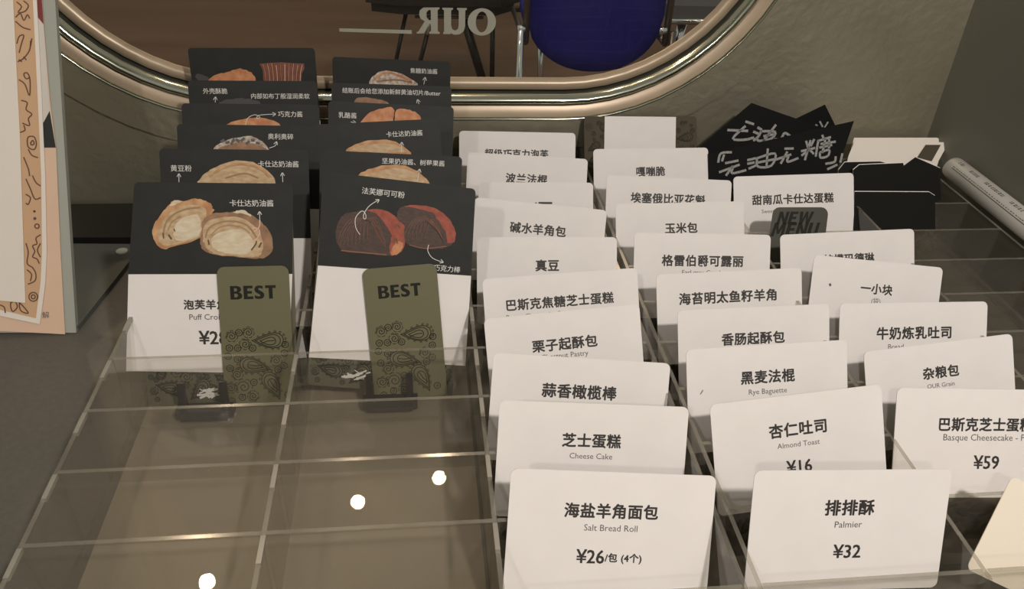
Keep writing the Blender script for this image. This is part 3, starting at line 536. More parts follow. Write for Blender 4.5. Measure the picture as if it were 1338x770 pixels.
                  ('L', [(14.76, 120.69), (14.93, 113.91), (14.35, 101.0)], 0.28, 'choc_crust'), ('L', [(16.24, 120.04), (16.35, 114.39), (15.66, 100.99)], 0.4, 'bread_pink'), ('L', [(17.87, 121.01), (17.78, 114.87), (16.97, 100.98)], 0.52, 'choc_crust'), ('L', [(19.35, 120.36), (19.03, 113.41), (18.28, 100.97)], 0.28, 'bread_orange'),
                  ('L', [(20.99, 121.32), (20.46, 113.89), (19.6, 100.97)], 0.4, 'choc_crust'), ('L', [(22.47, 120.67), (21.89, 114.37), (20.91, 100.96)], 0.52, 'bread_pink'), ('L', [(23.95, 120.03), (23.32, 114.85), (22.23, 100.95)], 0.28, 'choc_crust'), ('L', [(25.58, 120.99), (24.58, 113.39), (23.54, 100.94)], 0.4, 'bread_orange'),
                  ('L', [(27.07, 120.34), (26.01, 113.87), (24.86, 100.94)], 0.52, 'choc_crust'), ('L', [(28.7, 121.31), (27.44, 114.35), (26.18, 100.93)], 0.28, 'bread_pink'), ('L', [(30.19, 120.66), (28.87, 114.84), (27.49, 100.92)], 0.4, 'choc_crust'), ('L', [(31.69, 120.01), (30.13, 113.37), (28.81, 100.91)], 0.52, 'bread_orange'),
                  ('L', [(33.32, 120.97), (31.57, 113.85), (30.13, 100.91)], 0.28, 'choc_crust'), ('L', [(34.81, 120.33), (33.0, 114.34), (31.45, 100.9)], 0.4, 'bread_pink')],
        'group': 'black picture cards in the two left columns',
        'kind': 'black'},
 'R2': {'root': [0.13762, 0.40589, -0.04549],
        'lean': 25,
        'roll': -3.01,
        'w': 84.19,
        'h': 122.27,
        'label': 'black picture card with a tan bun and wide caption, directly behind the chocolate bread card',
        'cat': 'picture card',
        'items': [('P', [(-20.35, 107.21), (-13.71, 112.39), (-2.96, 115.18), (7.9, 115.28), (17.57, 111.1), (22.96, 105.33), (21.94, 103.17), (17.68, 99.45), (9.03, 96.55), (-6.15, 95.91), (-14.82, 98.05), (-19.18, 101.37)], 'bread_crust', 0.35), ('P', [(-16.98, 107.09), (-9.63, 110.81), (-0.21, 113.28), (9.32, 113.04), (17.63, 109.33), (19.79, 105.74), (1.38, 103.83)], 'bread_crumb', 0.45),
                  ('T', '坚果奶油酱、树莓果酱', 13.01, 117.69, 37.17, 'thinwhite'), ('L', [(15.65, 106.51), (16.24, 109.95), (16.81, 113.79)], 0.35, 'ink_white'), ('L', [(17.63, 111.84), (16.81, 113.79), (15.46, 112.13)], 0.35, 'ink_white')],
        'group': 'black picture cards in the two left columns',
        'kind': 'black'},
 'R3': {'root': [0.14028, 0.44535, -0.04578],
        'lean': 25,
        'roll': 2.75,
        'w': 79.0,
        'h': 126.28,
        'label': 'black picture card tilted up to the right over a flat tan bun, second column',
        'cat': 'picture card',
        'items': [('P', [(-20.56, 109.79), (-12.34, 113.53), (-0.69, 114.94), (10.77, 113.21), (19.68, 105.82), (18.42, 102.56), (14.07, 99.05), (5.73, 96.83), (-8.45, 97.6), (-16.29, 100.69), (-20.0, 104.6)], 'bread_crust', 0.35), ('P', [(-16.96, 109.89), (-8.14, 112.02), (2.01, 112.51), (12.02, 110.55), (16.09, 106.59), (-1.33, 106.92)], 'bread_crumb', 0.45),
                  ('T', '卡仕达奶油酱', 16.64, 117.95, 23.01, 'thinwhite'), ('L', [(13.92, 106.84), (14.64, 112.58)], 0.35, 'ink_white'), ('L', [(15.56, 110.55), (14.64, 112.58), (13.24, 110.78)], 0.35, 'ink_white')],
        'group': 'black picture cards in the two left columns',
        'kind': 'black'},
 'R4': {'root': [0.137, 0.48497, -0.04575],
        'lean': 25,
        'roll': -2.64,
        'w': 84.08,
        'h': 122.95,
        'label': 'black picture card with two orange bun halves and a short caption at its left',
        'cat': 'picture card',
        'items': [('P', [(-20.81, 109.51), (-14.04, 117.1), (-6.43, 119.58), (-0.33, 120.78), (2.02, 118.47), (1.37, 111.75), (0.9, 106.62), (-1.27, 102.59), (-5.68, 99.58), (-13.47, 99.24), (-17.95, 101.85), (-20.21, 105.68)], 'bread_orange', 0.35),
                  ('P', [(2.14, 111.78), (3.07, 119.43), (8.91, 120.01), (15.88, 118.51), (20.15, 114.44), (19.82, 109.01), (18.09, 104.98), (14.53, 102.0), (8.19, 101.72), (4.52, 104.38), (2.65, 108.23)], 'bread_orange', 0.35), ('T', '乳酪酱', -29.22, 114.12, 11.94, 'thinwhite'), ('L', [(-26.9, 109.84), (-23.55, 109.24)], 0.35, 'ink_white'),
                  ('L', [(-25.8, 108.4), (-23.55, 109.24), (-25.28, 110.79)], 0.35, 'ink_white')],
        'group': 'black picture cards in the two left columns',
        'kind': 'black'},
 'R5': {'root': [0.13919, 0.52899, -0.04645],
        'lean': 20,
        'roll': -1.52,
        'w': 84.34,
        'h': 120.99,
        'label': 'black picture card with one long caption ending in Butter',
        'cat': 'picture card',
        'items': [('P', [(-26.37, 108.44), (-23.13, 111.53), (-13.53, 111.03), (-7.11, 110.11), (-2.29, 108.34), (-2.92, 104.04), (-5.37, 99.86), (-10.24, 96.79), (-18.71, 96.56), (-23.5, 99.37), (-25.85, 103.4)], 'bread_brown', 0.35), ('T', '结账后会给您添加新鲜黄油切片/Butter', -0.16, 116.01, 69.02, 'thinwhite'), ('L', [(19.09, 108.16), (17.94, 111.16)], 0.35, 'ink_white'),
                  ('L', [(19.93, 109.66), (17.94, 111.16), (17.48, 108.7)], 0.35, 'ink_white')],
        'group': 'black picture cards in the two left columns',
        'kind': 'black'},
 'R6': {'root': [0.13774, 0.57573, -0.04597],
        'lean': 12,
        'roll': -2.08,
        'w': 86.29,
        'h': 123.94,
        'label': 'rearmost black picture card with a lumpy cream topped bun, right of the two columns',
        'cat': 'picture card',
        'items': [('P', [(-16.55, 107.67), (-10.67, 113.68), (-3.99, 115.94), (7.75, 113.64), (18.77, 107.29), (17.93, 103.26), (14.41, 98.8), (7.3, 95.42), (-5.15, 94.93), (-12.22, 97.74), (-15.72, 101.9)], 'bread_white', 0.35), ('L', [(-12.36, 109.82), (-7.33, 113.33), (-0.64, 114.44), (7.76, 111.82), (14.52, 109.28)], 1.3, 'bread_orange'),
                  ('L', [(-10.7, 107.91), (2.72, 109.62), (14.53, 108.12)], 1.0, 'bread_brown'), ('T', '焦糖奶油酱', 23.37, 116.61, 19.95, 'thinwhite'), ('L', [(23.52, 107.16), (24.46, 112.19)], 0.35, 'ink_white'), ('L', [(25.39, 109.78), (24.46, 112.19), (22.71, 110.2)], 0.35, 'ink_white')],
        'group': 'black picture cards in the two left columns',
        'kind': 'black'},
 'T1': {'root': [0.06736, 0.36347, -0.04746], 'lean': 25, 'roll': 0.13, 'w': 38.75, 'h': 80.04, 'label': 'olive tag printed BEST over a paisley pattern, on the Puff picture card', 'cat': 'tag', 'items': [('G', 'BEST', -0.5, 65.46, 24.73, 0)], 'group': None, 'kind': 'tag'},
 'T2': {'root': [0.15253, 0.36401, -0.04629], 'lean': 25, 'roll': 3.65, 'w': 41.73, 'h': 77.33, 'label': 'olive tag printed BEST over a paisley pattern, on the chocolate bread card', 'cat': 'tag', 'items': [('G', 'BEST', -1.15, 63.37, 24.01, 0)], 'group': None, 'kind': 'tag'},
 'T3': {'root': [0.41612, 0.4394, -0.04729], 'lean': 30, 'roll': -0.67, 'w': 41.77, 'h': 72.7, 'label': 'dark olive tag printed NEW MENU in slanted capitals', 'cat': 'tag', 'items': [('G', 'NEW', -1.58, 65.38, 24.73, 0.3), ('G', 'MENU', -1.42, 57.52, 32.98, 0.3)], 'group': None, 'kind': 'newtag'},
 'S2': {'root': [0.45213, 0.5255, -0.03667],
        'lean': 28,
        'roll': 11.93,
        'w': 118.66,
        'h': 77.76,
        'label': 'black sign with one long line of chalk writing in corner brackets, frontmost of three',
        'cat': 'sign',
        'items': [('P', [(-59.33, 77.76), (59.33, 77.76), (39.42, 43.87), (34.08, 28.2), (-64.19, 49.94)], 'SHEET', 0), ('L', [(-52.56, 70.06), (-49.32, 75.82), (-41.29, 75.0)], 1.75, 'chalk'), ('L', [(-49.43, 70.3), (-47.27, 73.99)], 1.75, 'chalk'), ('L', [(-47.0, 67.93), (-37.39, 67.69)], 1.75, 'chalk'), ('L', [(-52.93, 62.27), (-37.06, 64.38)], 1.75, 'chalk'),
                  ('L', [(-42.42, 64.15), (-48.26, 58.94)], 1.75, 'chalk'), ('L', [(-42.4, 62.76), (-43.37, 59.26), (-32.71, 59.25)], 1.75, 'chalk'), ('L', [(-29.39, 66.42), (-23.55, 66.54)], 1.75, 'chalk'), ('L', [(-29.91, 63.75), (-25.07, 63.63)], 1.75, 'chalk'), ('L', [(-29.66, 59.98), (-24.1, 61.09)], 1.75, 'chalk'),
                  ('L', [(-22.15, 66.24), (-22.4, 59.79), (-11.93, 58.45), (-7.44, 66.77), (-22.15, 66.24)], 1.75, 'chalk'), ('L', [(-12.47, 71.11), (-15.76, 58.81)], 1.75, 'chalk'), ('L', [(-21.81, 62.92), (-9.68, 62.61)], 1.75, 'chalk'), ('L', [(1.21, 68.63), (7.36, 67.49)], 1.75, 'chalk'), ('L', [(-7.34, 62.1), (4.61, 63.24)], 1.75, 'chalk'),
                  ('L', [(2.12, 65.64), (-4.08, 58.6)], 1.75, 'chalk'), ('L', [(2.4, 61.86), (1.26, 58.38), (9.77, 59.33)], 1.75, 'chalk'), ('L', [(18.69, 70.45), (19.29, 65.67)], 1.75, 'chalk'), ('L', [(25.08, 70.47), (21.9, 66.5)], 1.75, 'chalk'), ('L', [(13.78, 64.06), (24.41, 64.1)], 1.75, 'chalk'), ('L', [(22.08, 70.19), (15.28, 57.2)], 1.75, 'chalk'),
                  ('L', [(19.43, 63.77), (13.49, 60.86)], 1.75, 'chalk'), ('L', [(20.38, 63.57), (22.73, 60.26)], 1.75, 'chalk'), ('L', [(32.28, 72.19), (32.82, 69.75)], 1.75, 'chalk'), ('L', [(28.23, 68.87), (38.21, 69.53)], 1.75, 'chalk'), ('L', [(28.23, 68.87), (24.3, 58.05)], 1.75, 'chalk'), ('L', [(30.2, 66.12), (41.42, 65.39)], 1.75, 'chalk'),
                  ('L', [(28.76, 63.63), (38.11, 63.49)], 1.75, 'chalk'), ('L', [(36.94, 67.94), (35.89, 62.1)], 1.75, 'chalk'), ('L', [(34.17, 69.0), (30.01, 59.62)], 1.75, 'chalk'), ('L', [(28.59, 59.93), (35.57, 60.3), (33.8, 56.0), (27.85, 55.88), (28.03, 59.58)], 1.75, 'chalk'), ('L', [(31.32, 50.44), (38.24, 50.35), (39.84, 53.76)], 1.75, 'chalk'),
                  ('L', [(32.02, 46.07), (39.74, 47.67)], 1.75, 'chalk'), ('L', [(43.01, 49.31), (45.49, 54.88)], 1.75, 'chalk')],
        'group': None,
        'kind': 'sign'},
 'S1': {'root': [0.41763, 0.55019, -0.03914],
        'lean': 22,
        'roll': -17.79,
        'w': 59.03,
        'h': 90.1,
        'label': 'black sign with chalk writing, corner up, behind the frontmost chalk sign',
        'cat': 'sign',
        'items': [('P', [(-29.41, 89.83), (29.63, 89.83), (31.42, 68.92), (2.38, 39.72), (-48.51, 41.81), (-57.42, 45.4)], 'SHEET', 0), ('L', [(-28.37, 75.23), (-22.15, 75.3)], 1.9, 'chalk'), ('L', [(-39.89, 64.82), (-24.87, 68.94)], 1.9, 'chalk'), ('L', [(-27.96, 71.52), (-33.88, 60.0), (-24.28, 62.08), (-18.34, 65.62)], 1.9, 'chalk'), ('L', [(-17.43, 73.92), (-14.6, 73.38)], 1.9, 'chalk'),
                  ('L', [(-19.5, 69.89), (-15.74, 69.64)], 1.9, 'chalk'), ('L', [(-17.14, 63.87), (-14.89, 67.49), (-14.09, 72.1)], 1.9, 'chalk'), ('L', [(-14.09, 72.1), (-3.2, 75.09), (-4.11, 69.47), (-12.77, 64.77), (-15.32, 65.9)], 1.9, 'chalk'), ('L', [(-4.61, 79.95), (-9.8, 65.23)], 1.9, 'chalk'), ('L', [(-10.4, 69.4), (-3.44, 73.07)], 1.9, 'chalk'),
                  ('L', [(-1.07, 69.76), (3.38, 71.85), (4.64, 76.62), (9.08, 76.1)], 1.9, 'chalk')],
        'group': None,
        'kind': 'sign'},
 'S3': {'root': [0.51105, 0.56753, -0.04201],
        'lean': 14,
        'roll': 26.8,
        'w': 25.09,
        'h': 95.53,
        'label': 'small black sign corner showing chalk ticks, rearmost of three',
        'cat': 'sign',
        'items': [('P', [(-19.17, 95.53), (12.41, 95.13), (14.91, 76.27), (4.45, 56.28), (-24.28, 70.95)], 'SHEET', 0), ('L', [(0.58, 83.34), (1.3, 82.34)], 1.3, 'chalk'), ('L', [(4.51, 84.2), (5.11, 79.67)], 1.3, 'chalk'), ('L', [(10.18, 80.81), (6.75, 78.31)], 1.3, 'chalk')],
        'group': None,
        'kind': 'sign'},
 'W2': {'root': [0.55246, 0.5457, -0.04743], 'lean': 40, 'roll': -0.14, 'w': 72.57, 'h': 80.55, 'label': 'pale blank card at the back, its top edge just above the next card', 'cat': 'card', 'items': [('P', [(-36.29, 80.55), (36.29, 80.55), (42.85, 77.94), (29.59, 44.19), (-48.37, 44.65)], 'SHEET', 0)], 'group': None, 'kind': 'whiteback'},
 'W1': {'root': [0.55103, 0.53821, -0.04692],
        'lean': 40,
        'roll': -1.11,
        'w': 78.48,
        'h': 79.93,
        'label': 'white blank card with a dark olive square, leaning in the rear right slot',
        'cat': 'card',
        'items': [('P', [(-39.24, 79.93), (39.24, 79.93), (40.73, 77.37), (27.43, 56.56), (23.9, 45.0), (-52.55, 44.18), (-45.24, 67.72)], 'SHEET', 0), ('P', [(21.59, 77.38), (35.03, 77.6), (25.94, 63.6), (13.47, 66.64)], 'olive_dark', 0.4)],
        'group': None,
        'kind': 'whiteback'},
 'D1': {'root': [0.50453, 0.51398, -0.04732], 'lean': 34, 'roll': 0.86, 'w': 28.97, 'h': 72.45, 'label': 'dark card with pale edge at the left of the torn dark card', 'cat': 'card', 'items': [('P', [(-14.49, 72.45), (14.49, 72.45), (23.9, 69.86), (22.8, 41.75), (-20.65, 42.87), (-19.72, 66.62)], 'SHEET', 0)], 'group': None, 'kind': 'darkback'},
 'D2': {'root': [0.5176, 0.5063, -0.04697], 'lean': 34, 'roll': 2.03, 'w': 35.74, 'h': 73.75, 'label': 'dark patterned card with a torn notched top edge, rear right slot', 'cat': 'card', 'items': [('P', [(-17.87, 73.75), (17.87, 73.75), (18.38, 71.65), (28.22, 77.78), (48.62, 68.3), (47.13, 43.31), (-24.61, 44.27), (-23.07, 70.13)], 'SHEET', 0)], 'group': None, 'kind': 'darkback'},
 'D3': {'root': [0.50639, 0.4745, -0.04715], 'lean': 34, 'roll': -0.83, 'w': 58.22, 'h': 66.83, 'label': 'dark card lying low in the slot in front of the torn card', 'cat': 'card', 'items': [('P', [(-29.11, 66.83), (29.11, 66.83), (33.94, 64.0), (33.7, 38.95), (-30.57, 37.83)], 'SHEET', 0)], 'group': None, 'kind': 'darkback'},
 'M0': {'root': [-0.08664, 0.44425, -0.04697], 'lean': 28.5, 'roll': 1.06, 'w': 65.28, 'h': 214.31, 'label': 'grey leaning menu board with sheets on its front, at the left edge', 'cat': 'board', 'items': [('P', [(-32.64, 214.31), (32.64, 214.31), (28.3, -3.98), (-52.77, -0.13)], 'SHEET', 0)], 'group': None, 'kind': 'board'},
 'M1': {'root': [-0.08967, 0.44302, -0.04703],
        'lean': 28.5,
        'roll': 1.06,
        'w': 58.11,
        'h': 214.6,
        'label': 'peach menu sheet with a dark and pale photo band, in front of the grey board',
        'cat': 'menu',
        'items': [('P', [(-29.06, 214.6), (29.06, 214.6), (28.06, 192.06), (27.89, 141.77), (29.06, 112.48), (26.49, 47.76), (25.04, -3.92), (-48.87, 3.44)], 'SHEET', 0), ('P', [(24.23, 214.6), (28.62, 214.6), (28.05, 186.62), (24.9, 191.17)], 'red_print', 0.2), ('P', [(24.9, 191.17), (28.05, 186.62), (27.32, 134.84), (23.18, 127.97), (11.17, 128.19), (16.55, 191.22)], 'pale_print', 0.2),
                  ('P', [(23.18, 127.97), (27.32, 134.84), (29.06, 112.48), (9.87, 112.91), (11.17, 128.19)], 'black_print', 0.2), ('T', '讲解', 12.36, 8.83, 8.67, 'thin')],
        'group': None,
        'kind': 'peach'},
 'M2': {'root': [-0.09092, 0.4418, -0.04705],
        'lean': 28.5,
        'roll': 1.06,
        'w': 54.5,
        'h': 214.89,
        'label': 'white bordered menu sheet with brown paisley on tan, between the peach sheet and white paper',
        'cat': 'menu',
        'items': [('P', [(-27.25, 214.89), (27.25, 214.89), (27.0, 201.42), (25.08, 146.87), (23.07, 95.86), (20.06, 48.66), (17.58, 29.61), (12.25, 3.79), (-10.74, 10.15), (-45.73, 17.93)], 'SHEET', 0), ('P', [(-27.25, 214.89), (25.06, 214.89), (24.8, 201.43), (22.87, 146.9), (20.84, 95.91), (17.36, 48.76), (14.87, 29.72), (10.31, 7.75), (-10.4, 13.98), (-45.38, 21.72)], 'tan_print', 0.2),
                  ('L', [(15.67, 200.12), (18.05, 197.43), (15.8, 194.08), (19.78, 194.73), (22.03, 198.08), (19.64, 200.78)], 0.8, 'brown_ink'), ('L', [(14.27, 191.4), (17.05, 193.4), (18.67, 189.35), (20.92, 192.71), (22.05, 190.68)], 0.8, 'brown_ink'), ('L', [(14.04, 188.71), (17.67, 185.31), (21.88, 183.94)], 0.8, 'brown_ink'),
                  ('L', [(13.59, 175.89), (15.24, 179.93), (17.92, 180.59), (16.21, 175.87), (14.43, 170.46)], 0.8, 'brown_ink'), ('L', [(21.57, 177.17), (20.46, 171.76), (16.77, 167.04), (13.31, 165.04)], 0.8, 'brown_ink'), ('L', [(13.04, 154.15), (16.09, 151.38), (18.15, 144.51), (19.22, 154.07), (17.99, 158.18), (15.96, 157.53), (17.04, 154.78), (19.08, 155.44)], 0.8, 'brown_ink'),
                  ('L', [(13.3, 141.84), (16.48, 140.42), (15.47, 136.31), (18.55, 133.51), (16.33, 130.79), (16.64, 126.65), (12.79, 128.1)], 0.8, 'brown_ink'), ('L', [(11.0, 122.62), (13.76, 123.94), (13.33, 126.71)], 0.8, 'brown_ink'), ('L', [(14.5, 117.01), (15.4, 119.76), (18.71, 119.69), (19.69, 115.51), (18.07, 112.08), (14.87, 113.54), (14.5, 117.01)], 0.8, 'brown_ink'),
                  ('L', [(16.43, 116.28), (17.87, 117.63), (18.36, 115.54), (16.71, 114.88), (16.43, 116.28)], 0.8, 'brown_ink'), ('L', [(19.66, 107.17), (16.45, 108.64), (14.75, 112.15)], 0.8, 'brown_ink'), ('L', [(11.69, 107.36), (13.75, 100.35), (14.06, 96.16)], 0.8, 'brown_ink'), ('L', [(22.34, 178.52), (21.34, 174.47)], 0.8, 'brown_ink'),
                  ('L', [(15.28, 165.02), (14.06, 166.12)], 0.8, 'brown_ink'), ('L', [(18.0, 166.08), (16.83, 167.72)], 0.8, 'brown_ink'), ('L', [(11.87, 94.14), (13.91, 88.06), (15.96, 81.96), (19.21, 82.54)], 0.8, 'brown_ink'), ('L', [(15.86, 96.04), (17.44, 91.99), (19.82, 89.91)], 0.8, 'brown_ink'), ('L', [(11.08, 84.79), (13.46, 82.71), (11.84, 78.72), (10.63, 79.43)], 0.8, 'brown_ink'),
                  ('L', [(15.44, 74.31), (15.35, 74.07), (15.15, 73.93), (14.91, 73.94), (14.73, 74.09), (14.68, 74.33), (14.77, 74.56), (14.97, 74.7), (15.21, 74.7), (15.39, 74.54), (15.44, 74.31)], 0.8, 'brown_ink'),
                  ('L', [(15.45, 69.85), (15.33, 69.54), (15.06, 69.35), (14.74, 69.36), (14.5, 69.56), (14.43, 69.88), (14.55, 70.2), (14.83, 70.39), (15.14, 70.38), (15.38, 70.17), (15.45, 69.85)], 0.8, 'brown_ink'),
                  ('L', [(17.11, 65.07), (16.8, 64.28), (16.12, 63.81), (15.32, 63.84), (14.72, 64.35), (14.55, 65.15), (14.86, 65.94), (15.54, 66.4), (16.33, 66.38), (16.93, 65.87), (17.11, 65.07)], 0.8, 'brown_ink'), ('L', [(17.3, 59.64), (14.56, 57.7), (14.92, 54.29), (12.24, 53.03), (13.24, 49.59), (11.67, 46.25), (14.12, 44.79), (15.18, 42.02)], 0.8, 'brown_ink'),
                  ('L', [(16.85, 54.22), (14.84, 50.22), (16.17, 46.08)], 0.8, 'brown_ink'), ('L', [(8.51, 54.52), (9.33, 49.05), (8.12, 42.29), (11.1, 39.45), (12.68, 35.29), (11.7, 31.22), (7.66, 29.33)], 0.8, 'brown_ink'), ('L', [(7.77, 38.21), (10.11, 35.39), (9.12, 31.32)], 0.8, 'brown_ink'),
                  ('L', [(12.53, 21.16), (11.91, 19.57), (10.53, 18.63), (8.94, 18.7), (7.73, 19.75), (7.38, 21.38), (8.0, 22.97), (9.38, 23.91), (10.97, 23.85), (12.18, 22.8), (12.53, 21.16)], 0.8, 'brown_ink'),
                  ('L', [(11.11, 21.23), (10.83, 20.51), (10.21, 20.09), (9.5, 20.12), (8.95, 20.59), (8.79, 21.32), (9.08, 22.04), (9.69, 22.46), (10.41, 22.43), (10.95, 21.96), (11.11, 21.23)], 0.8, 'brown_ink'), ('L', [(-3.61, 18.15), (-0.98, 18.72), (0.01, 15.24), (-2.8, 12.61), (-3.84, 15.41), (-3.61, 18.15)], 0.8, 'brown_ink'),
                  ('L', [(1.53, 17.92), (3.87, 15.07), (6.12, 11.12), (2.35, 12.39), (1.29, 15.19), (1.53, 17.92)], 0.8, 'brown_ink'), ('L', [(-10.13, 17.06), (-7.69, 15.58), (-7.35, 12.13)], 0.8, 'brown_ink')],
        'group': None,
        'kind': 'whiteback'},
 'M3': {'root': [-0.09717, 0.44054, -0.04717], 'lean': 28.5, 'roll': 1.06, 'w': 40.89, 'h': 215.18, 'label': 'plain white paper sheet, frontmost on the leaning board at the left edge', 'cat': 'paper', 'items': [('P', [(-20.44, 215.18), (20.44, 215.18), (20.16, 201.78), (17.08, 119.93), (11.54, 18.32), (-38.27, 25.22)], 'SHEET', 0)], 'group': None, 'kind': 'whiteback'}}

# ------------------------------------------------------------------ the setting
W, D, Y0 = 0.095, 0.0396, 0.1916          # column pitch, row pitch, first rim
ZC, ZF = -0.0505, -0.0480                 # counter top, tray floor top
YW, XR = 0.612, 0.5905                    # back wall face, right wall face
CX0, CX1, CZ0, CZ1, RW = 0.030, 0.275, 0.200, 0.470, 0.147   # porthole corner centres and radius

def outline(off, seg=14):
    P = []; r = RW + off
    for (cx, cz, a0) in ((CX0, CZ0, 180), (CX1, CZ0, 270), (CX1, CZ1, 0), (CX0, CZ1, 90)):
        for i in range(seg+1):
            a = math.radians(a0 + 90*i/seg); P.append((cx + r*math.cos(a), cz + r*math.sin(a)))
    return P
def loft(profile, name, m, parent=None, smooth=True):
    """profile: list of (outward offset, depth toward the camera)"""
    vs = []; n = 0
    for off, dp in profile:
        o = outline(off); n = len(o); vs += [(x, YW - dp, z) for x, z in o]
    fs = []
    for k in range(len(profile)-1):
        for i in range(n):
            a, b = k*n+i, k*n+(i+1) % n; fs.append((a, b, b+n, a+n))
    me = pyd(vs, fs)
    if smooth:
        for p in me.polygons: p.use_smooth = True
    return link(name, me, m, parent)

# back wall with the porthole opening
o_in = outline(0.027); n = len(o_in); cxm, czm = (CX0+CX1)/2, (CZ0+CZ1)/2
X0w, X1w, Z0w, Z1w = -1.3, XR + 0.03, -0.95, 1.7
def to_rect(x, z):
    dx, dz = x-cxm, z-czm; t = min(((X1w if dx > 0 else X0w)-cxm)/dx if abs(dx) > 1e-9 else 1e9, ((Z1w if dz > 0 else Z0w)-czm)/dz if abs(dz) > 1e-9 else 1e9)
    return cxm+dx*t, czm+dz*t
o_out = [to_rect(x, z) for x, z in o_in]
for cxz in ((X0w, Z0w), (X1w, Z0w), (X1w, Z1w), (X0w, Z1w)):
    i = min(range(n), key=lambda q: (o_out[q][0]-cxz[0])**2+(o_out[q][1]-cxz[1])**2); o_out[i] = cxz
vs = []; fs = []
for y in (YW, YW+0.05):
    vs += [(x, y, z) for x, z in o_in] + [(x, y, z) for x, z in o_out]
for i in range(n):
    j = (i+1) % n
    fs += [(i, j, n+j, n+i), (2*n+i, 3*n+i, 3*n+j, 2*n+j), (i, 2*n+i, 2*n+j, j)]
struct(link('wall_back', pyd(vs, fs), 'metal'))
win = struct(empty('window_1', (cxm, YW, czm)))
winv = Matrix.Translation((-cxm, -YW, -czm))
def wchild(o): o.matrix_parent_inverse = winv; return o
wchild(loft([(0.0265, -0.001), (0.0275, 0.003), (0.052, 0.003), (0.0535, 0.0)], 'outer_plate', 'metal', win, False))
wchild(loft([(0.0165, -0.0025), (0.0180, -0.0005), (0.0262, 0.0012)], 'outer_strip', 'frame', win))
wchild(loft([(0.0262, 0.0012), (0.0266, 0.0042), (0.0275, 0.0042), (0.0278, 0.0028)], 'edge_lip', 'bead', win))
wchild(loft([(0.0160, -0.006), (0.0172, -0.006), (0.0172, -0.002)], 'groove', 'groove', win))
wchild(loft([(0.0085 + 0.0040*(1-math.cos(t)), -0.004 + 0.0085*math.sin(t)) for t in [PI*i/10 for i in range(11)]], 'bead', 'bead', win))
wchild(loft([(0.0065, -0.012), (0.0085, -0.012), (0.0085, -0.003)], 'inner_groove', 'groove', win))
wchild(loft([(-0.001, -0.0135), (0.0, -0.0105), (0.0065, -0.0065), (0.0066, -0.012)], 'inner_strip', 'frame', win))
gb = B(); oo = outline(0.0); gb.prism(oo, -0.0015, 0.0015)
g_ = gb.obj('glass_pane', 'glass', win); g_.rotation_euler = (PI/2, 0, 0); g_.location = (0, YW+0.013, 0)
g_.matrix_parent_inverse = winv

# grey mirrored letters on the glass (printed on its far side)
def decal_poly(loops, name, parent, k, ox, oz):
    c = bpy.data.curves.new('d', 'CURVE'); c.dimensions = '2D'; c.fill_mode = 'FRONT'
    for lp in loops:
        s = c.splines.new('POLY'); s.points.add(len(lp)-1); s.use_cyclic_u = True
        for p, (x, y) in zip(s.points, lp): p.co = (ox+(x-430)*k, oz-(y-265)*k, 0, 1)
    o = bpy.data.objects.new('t', c); C.objects.link(o); dg = bpy.context.evaluated_depsgraph_get()
    me = bpy.data.meshes.new_from_object(o.evaluated_get(dg)); bpy.data.objects.remove(o); bpy.data.curves.remove(c)
    for v in me.vertices: v.co = (v.co.x, 0, v.co.y)
    me.materials.clear(); return link(name, me, 'decal', parent)
dec = empty('window_lettering', (0.183, YW+0.0105, 0.088)); tag(dec, 'grey mirrored letters OUR with a bar beside them on the porthole glass', 'lettering')
kk = 0.0595/680
def ell(cx, cy, rx, ry, n=28): return [(cx+rx*math.cos(2*PI*i/n), cy+ry*math.sin(2*PI*i/n)) for i in range(n)]
OX, OZ = (395-430)*0, 0.0
for nm, lps in (('letter', [[(372, 43), (372, 56), (356, 66), (356, 240), (372, 252), (372, 265), (282, 265), (282, 252), (298, 240), (298, 172), (288, 172), (240, 262), (176, 265), (176, 252), (192, 246), (246, 160), (212, 140), (199, 105), (206, 70), (236, 46)], [(298, 66), (280, 66), (262, 85), (262, 128), (282, 150), (298, 150)]]),
                ('letter', [[(395, 45), (486, 45), (486, 58), (470, 66), (470, 190), (480, 225), (505, 236), (528, 222), (535, 190), (535, 66), (520, 58), (520, 45), (603, 45), (603, 58), (590, 66), (590, 200), (578, 240), (545, 266), (500, 272), (468, 258), (462, 266), (402, 266), (402, 254), (410, 245), (410, 66), (395, 58)]]),
                ('letter', [ell(733, 160, 122, 116), ell(733, 160, 52, 88)]),
                ('bar', [[(-475, 228), (134, 236), (134, 268), (-475, 256)]])):
    decal_poly(lps, nm, dec, kk, 0.0, 0.0)

# side walls (the left one added), counter, far floor
b = B(); b.box(-0.50, -0.47, -0.6, YW, ZC-0.9, 1.7); struct(b.obj('added_wall_left', 'side'))  # unseen wall, added to darken what the metal back wall reflects
b = B(); b.box(XR, XR+0.03, -1.4, YW, ZC-0.9, 1.7); struct(b.obj('wall_right', 'side'))
b = B(); b.box(-1.3, XR, -0.6, YW, ZC-0.04, ZC)
cnt = b.obj('counter', 'counter'); cnt['kind'] = 'structure'
b = B(); b.box(-6, 7, YW+0.05, 7.5, -1.0, -0.95); struct(b.obj('floor', 'floor'))
b = B(); b.box(-6, 7, 7.5, 7.6, -0.95, 2.2); struct(b.obj('wall_far', 'far'))

